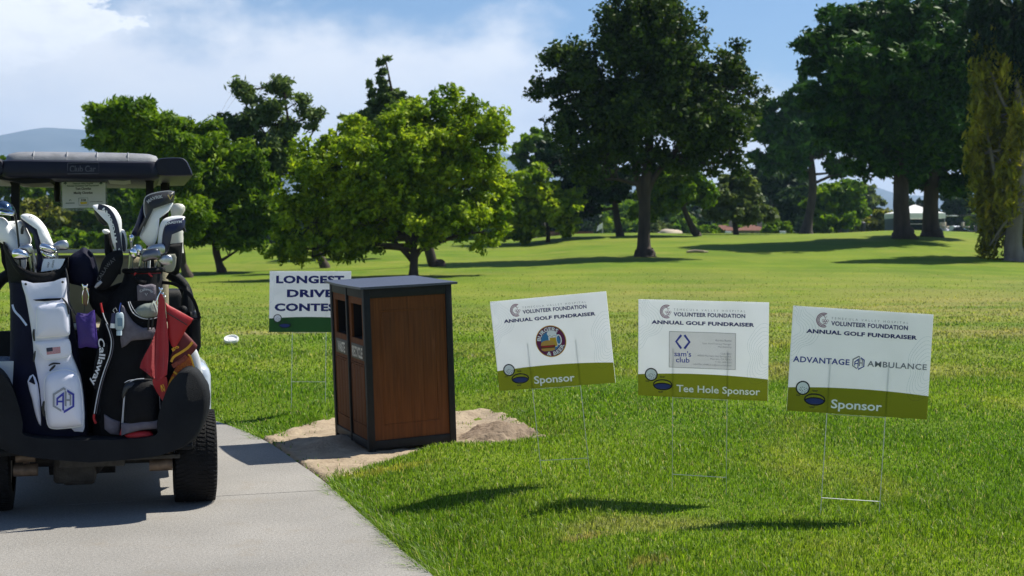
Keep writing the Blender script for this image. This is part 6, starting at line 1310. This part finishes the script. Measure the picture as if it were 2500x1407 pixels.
mb = MB(); ribbon(mb, [(470, 836), (458, 850), (440, 862), (424, 872), (418, 884)], .055, 6, .004, 3); finish('gold_stripe', mb, M_GOLD, a_)
mb = MB(); cloth(mb, [(436, 838), (428, 850), (418, 865), (417, 880), (424, 892), (440, 880), (454, 872), (450, 860), (440, 850)], .066, [(410, 40, 0)], .006, n=8); finish('upper_fold', mb, M_MAR, t_)
mb = MB(); ribbon(mb, [(421, 895), (436, 886), (448, 878), (456, 870)], .056, 11, .008, 3); finish('ruffled_hem', mb, M_RUFF, t_)
mb = MB(); cloth(mb, [(462, 868), (470, 885), (477, 910), (483, 935), (487, 960), (489, 972), (478, 962), (462, 950), (444, 937), (430, 922), (425, 905), (436, 890), (450, 880)], .065, [(420, 45, 1)], .008); b_ = finish('woven_panel', mb, M_ORNG, t_)
mb = MB(); ribbon(mb, [(459, 866), (466, 872), (474, 898), (482, 930)], .052, 4, .003, 3); finish('gold_stripe', mb, M_GOLD, b_)
mb = MB(); ribbon(mb, [(424, 908), (440, 920), (458, 934), (476, 950), (488, 962)], .052, 4.5, .003, 3); finish('gold_stripe', mb, M_GOLD, b_)
mb = MB(); ribbon(mb, [(425, 917), (440, 931), (455, 944), (468, 952)], .052, 6, .008, 3); finish('ruffled_hem', mb, M_RUFF, b_)
mb = MB(); slab(mb, [(468, 944), (480, 951), (486, 958), (480, 960), (467, 951)], .048, .002); finish('care_tag', mb, M_LTHW, b_)
mb = MB(); tpath(mb, 'TT', [(456, 900), (472, 922)], 11, .052, .02); finish('woven_letters', mb, M_MAR, b_)
mb = MB(); cloth(mb, [(428, 906), (436, 925), (437, 950), (430, 968), (420, 979), (412, 982), (408, 965), (410, 940), (418, 920)], .085, [(405, 30, 0)], .008, n=10); c_ = finish('lower_fold', mb, M_ORNG, t_)
mb = MB(); ribbon(mb, [(426, 918), (416, 932), (411, 948)], .068, 5, .003, 3); ribbon(mb, [(412, 958), (420, 964), (428, 970)], .068, 4, .003, 2); finish('gold_stripe', mb, M_GOLD, c_)
mb = MB(); ribbon(mb, [(430, 926), (422, 938), (416, 952)], .068, 8, .008, 3); finish('ruffled_hem', mb, M_RUFF, c_)
mb = MB(); tpath(mb, 'go', [(420, 857), (430, 851), (437, 851)], 8, .052, .03); finish('lettering', mb, M_GOLD, a_)
FR.pop()
# ------------------------------------------------------------------ light and sky
SUN = Vector((.60, .38, 1.)).normalized(); elev = math.asin(SUN.z); azim = math.atan2(SUN.x, SUN.y)
ld = bpy.data.lights.new('sun', 'SUN'); ld.energy = 5.0; ld.angle = R(.53); ld.color = (1, .95, .84)
lo = bpy.data.objects.new('sun', ld); col.objects.link(lo); lo.rotation_euler = SUN.to_track_quat('Z', 'Y').to_euler()
w = bpy.data.worlds.new('World'); scene.world = w; w.use_nodes = True; nt = w.node_tree; N = nt.nodes; L = nt.links
bg = N['Background']; out = N['World Output']
sky = N.new('ShaderNodeTexSky'); sky.sky_type = 'NISHITA'; sky.sun_disc = False; sky.sun_elevation = elev; sky.sun_rotation = azim; sky.altitude = 350; sky.dust_density = .6; sky.ozone_density = 1.6
tn = N.new('ShaderNodeMix'); tn.data_type = 'RGBA'; tn.blend_type = 'MULTIPLY'; tn.inputs[0].default_value = 1; L.new(sky.outputs[0], tn.inputs[6]); tn.inputs[7].default_value = (.74, .95, 1.2, 1); L.new(tn.outputs[2], bg.inputs[0]); bg.inputs[1].default_value = .052
tc = N.new('ShaderNodeTexCoord'); sep = N.new('ShaderNodeSeparateXYZ'); L.new(tc.outputs['Generated'], sep.inputs[0])
def mth(op, a, b=0., c=0.):
    x = N.new('ShaderNodeMath'); x.operation = op
    for i, q in enumerate((a, b, c)):
        if isinstance(q, (int, float)): x.inputs[i].default_value = q
        else: L.new(q, x.inputs[i])
    return x.outputs[0]
def rg(v, a, b, c=0., d=1., smooth=True):
    r = N.new('ShaderNodeMapRange'); r.interpolation_type = 'SMOOTHSTEP' if smooth else 'LINEAR'
    for i, x in enumerate((a, b, c, d)): r.inputs[i+1].default_value = x
    L.new(v, r.inputs[0]); return r.outputs[0]
ax = mth('ARCTAN2', sep.outputs[0], sep.outputs[1]); el = sep.outputs[2]        # bearing and height of the direction looked in
cmb = N.new('ShaderNodeCombineXYZ'); L.new(ax, cmb.inputs[0]); L.new(mth('MULTIPLY', el, 1.7), cmb.inputs[1])
def cn(scale, det, rough, off=0.):
    n = N.new('ShaderNodeTexNoise'); n.inputs['Scale'].default_value = scale; n.inputs['Detail'].default_value = det; n.inputs['Roughness'].default_value = rough
    mp = N.new('ShaderNodeMapping'); mp.inputs['Location'].default_value = (off, off*.7, off*.3); L.new(cmb.outputs[0], mp.inputs[0]); L.new(mp.outputs[0], n.inputs['Vector']); return n.outputs[0]
nA = cn(7., 9, .56, 3.1); nB = cn(3., 6, .5, 7.7); nC = cn(22., 9, .6, 1.9)
# broad bank: its upper edge slopes down to the right
top = mth('ADD', .148, mth('MULTIPLY', rg(ax, -.02, .16), -.058))
d1 = mth('SUBTRACT', top, el)
bank = rg(mth('ADD', d1, mth('MULTIPLY', mth('SUBTRACT', nA, .5), .17)), -.022, .028)
# cumulus head at upper left
dx = mth('SUBTRACT', ax, -.355); dz = mth('SUBTRACT', el, .160)
rr = mth('SQRT', mth('ADD', mth('MULTIPLY', mth('MULTIPLY', dx, dx), .34), mth('MULTIPLY', dz, dz)))
dx2 = mth('SUBTRACT', ax, -.290); dz2 = mth('SUBTRACT', el, .146); r2 = mth('SQRT', mth('ADD', mth('MULTIPLY', mth('MULTIPLY', dx2, dx2), .16), mth('MULTIPLY', mth('MULTIPLY', dz2, dz2), 1.6)))
cum = mth('MAXIMUM', rg(mth('ADD', rr, mth('MULTIPLY', mth('SUBTRACT', nC, .5), .10)), .050, .040), rg(mth('ADD', r2, mth('MULTIPLY', mth('SUBTRACT', nC, .5), .085)), .024, .015))
mask = mth('MAXIMUM', bank, cum)
cr = N.new('ShaderNodeMix'); cr.data_type = 'RGBA'; cr.inputs[6].default_value = (.70, .75, .90, 1); cr.inputs[7].default_value = (1.0, 1.0, 1.03, 1)
sh = mth('ADD', mth('MULTIPLY', rg(nA, .36, .62), .6), mth('MULTIPLY', rg(el, .01, .15), .45)); L.new(sh, cr.inputs[0])
cr2 = N.new('ShaderNodeMix'); cr2.data_type = 'RGBA'; L.new(cr.outputs[2], cr2.inputs[6]); cr2.inputs[7].default_value = (1.14, 1.14, 1.16, 1); L.new(mth('MULTIPLY', cum, rg(nC, .36, .58, .15, 1.)), cr2.inputs[0])
bc = N.new('ShaderNodeBackground'); L.new(cr2.outputs[2], bc.inputs[0]); bc.inputs[1].default_value = .64
ms = N.new('ShaderNodeMixShader'); L.new(mask, ms.inputs[0]); L.new(bg.outputs[0], ms.inputs[1]); L.new(bc.outputs[0], ms.inputs[2]); L.new(ms.outputs[0], out.inputs[0])
vs = scene.view_settings; vs.view_transform = 'Standard'; vs.look = 'None'; vs.exposure = .78; vs.gamma = 1
cy = scene.cycles; cy.max_bounces = 7; cy.diffuse_bounces = 3; cy.glossy_bounces = 3; cy.transmission_bounces = 4; cy.volume_bounces = 0; cy.transparent_max_bounces = 10
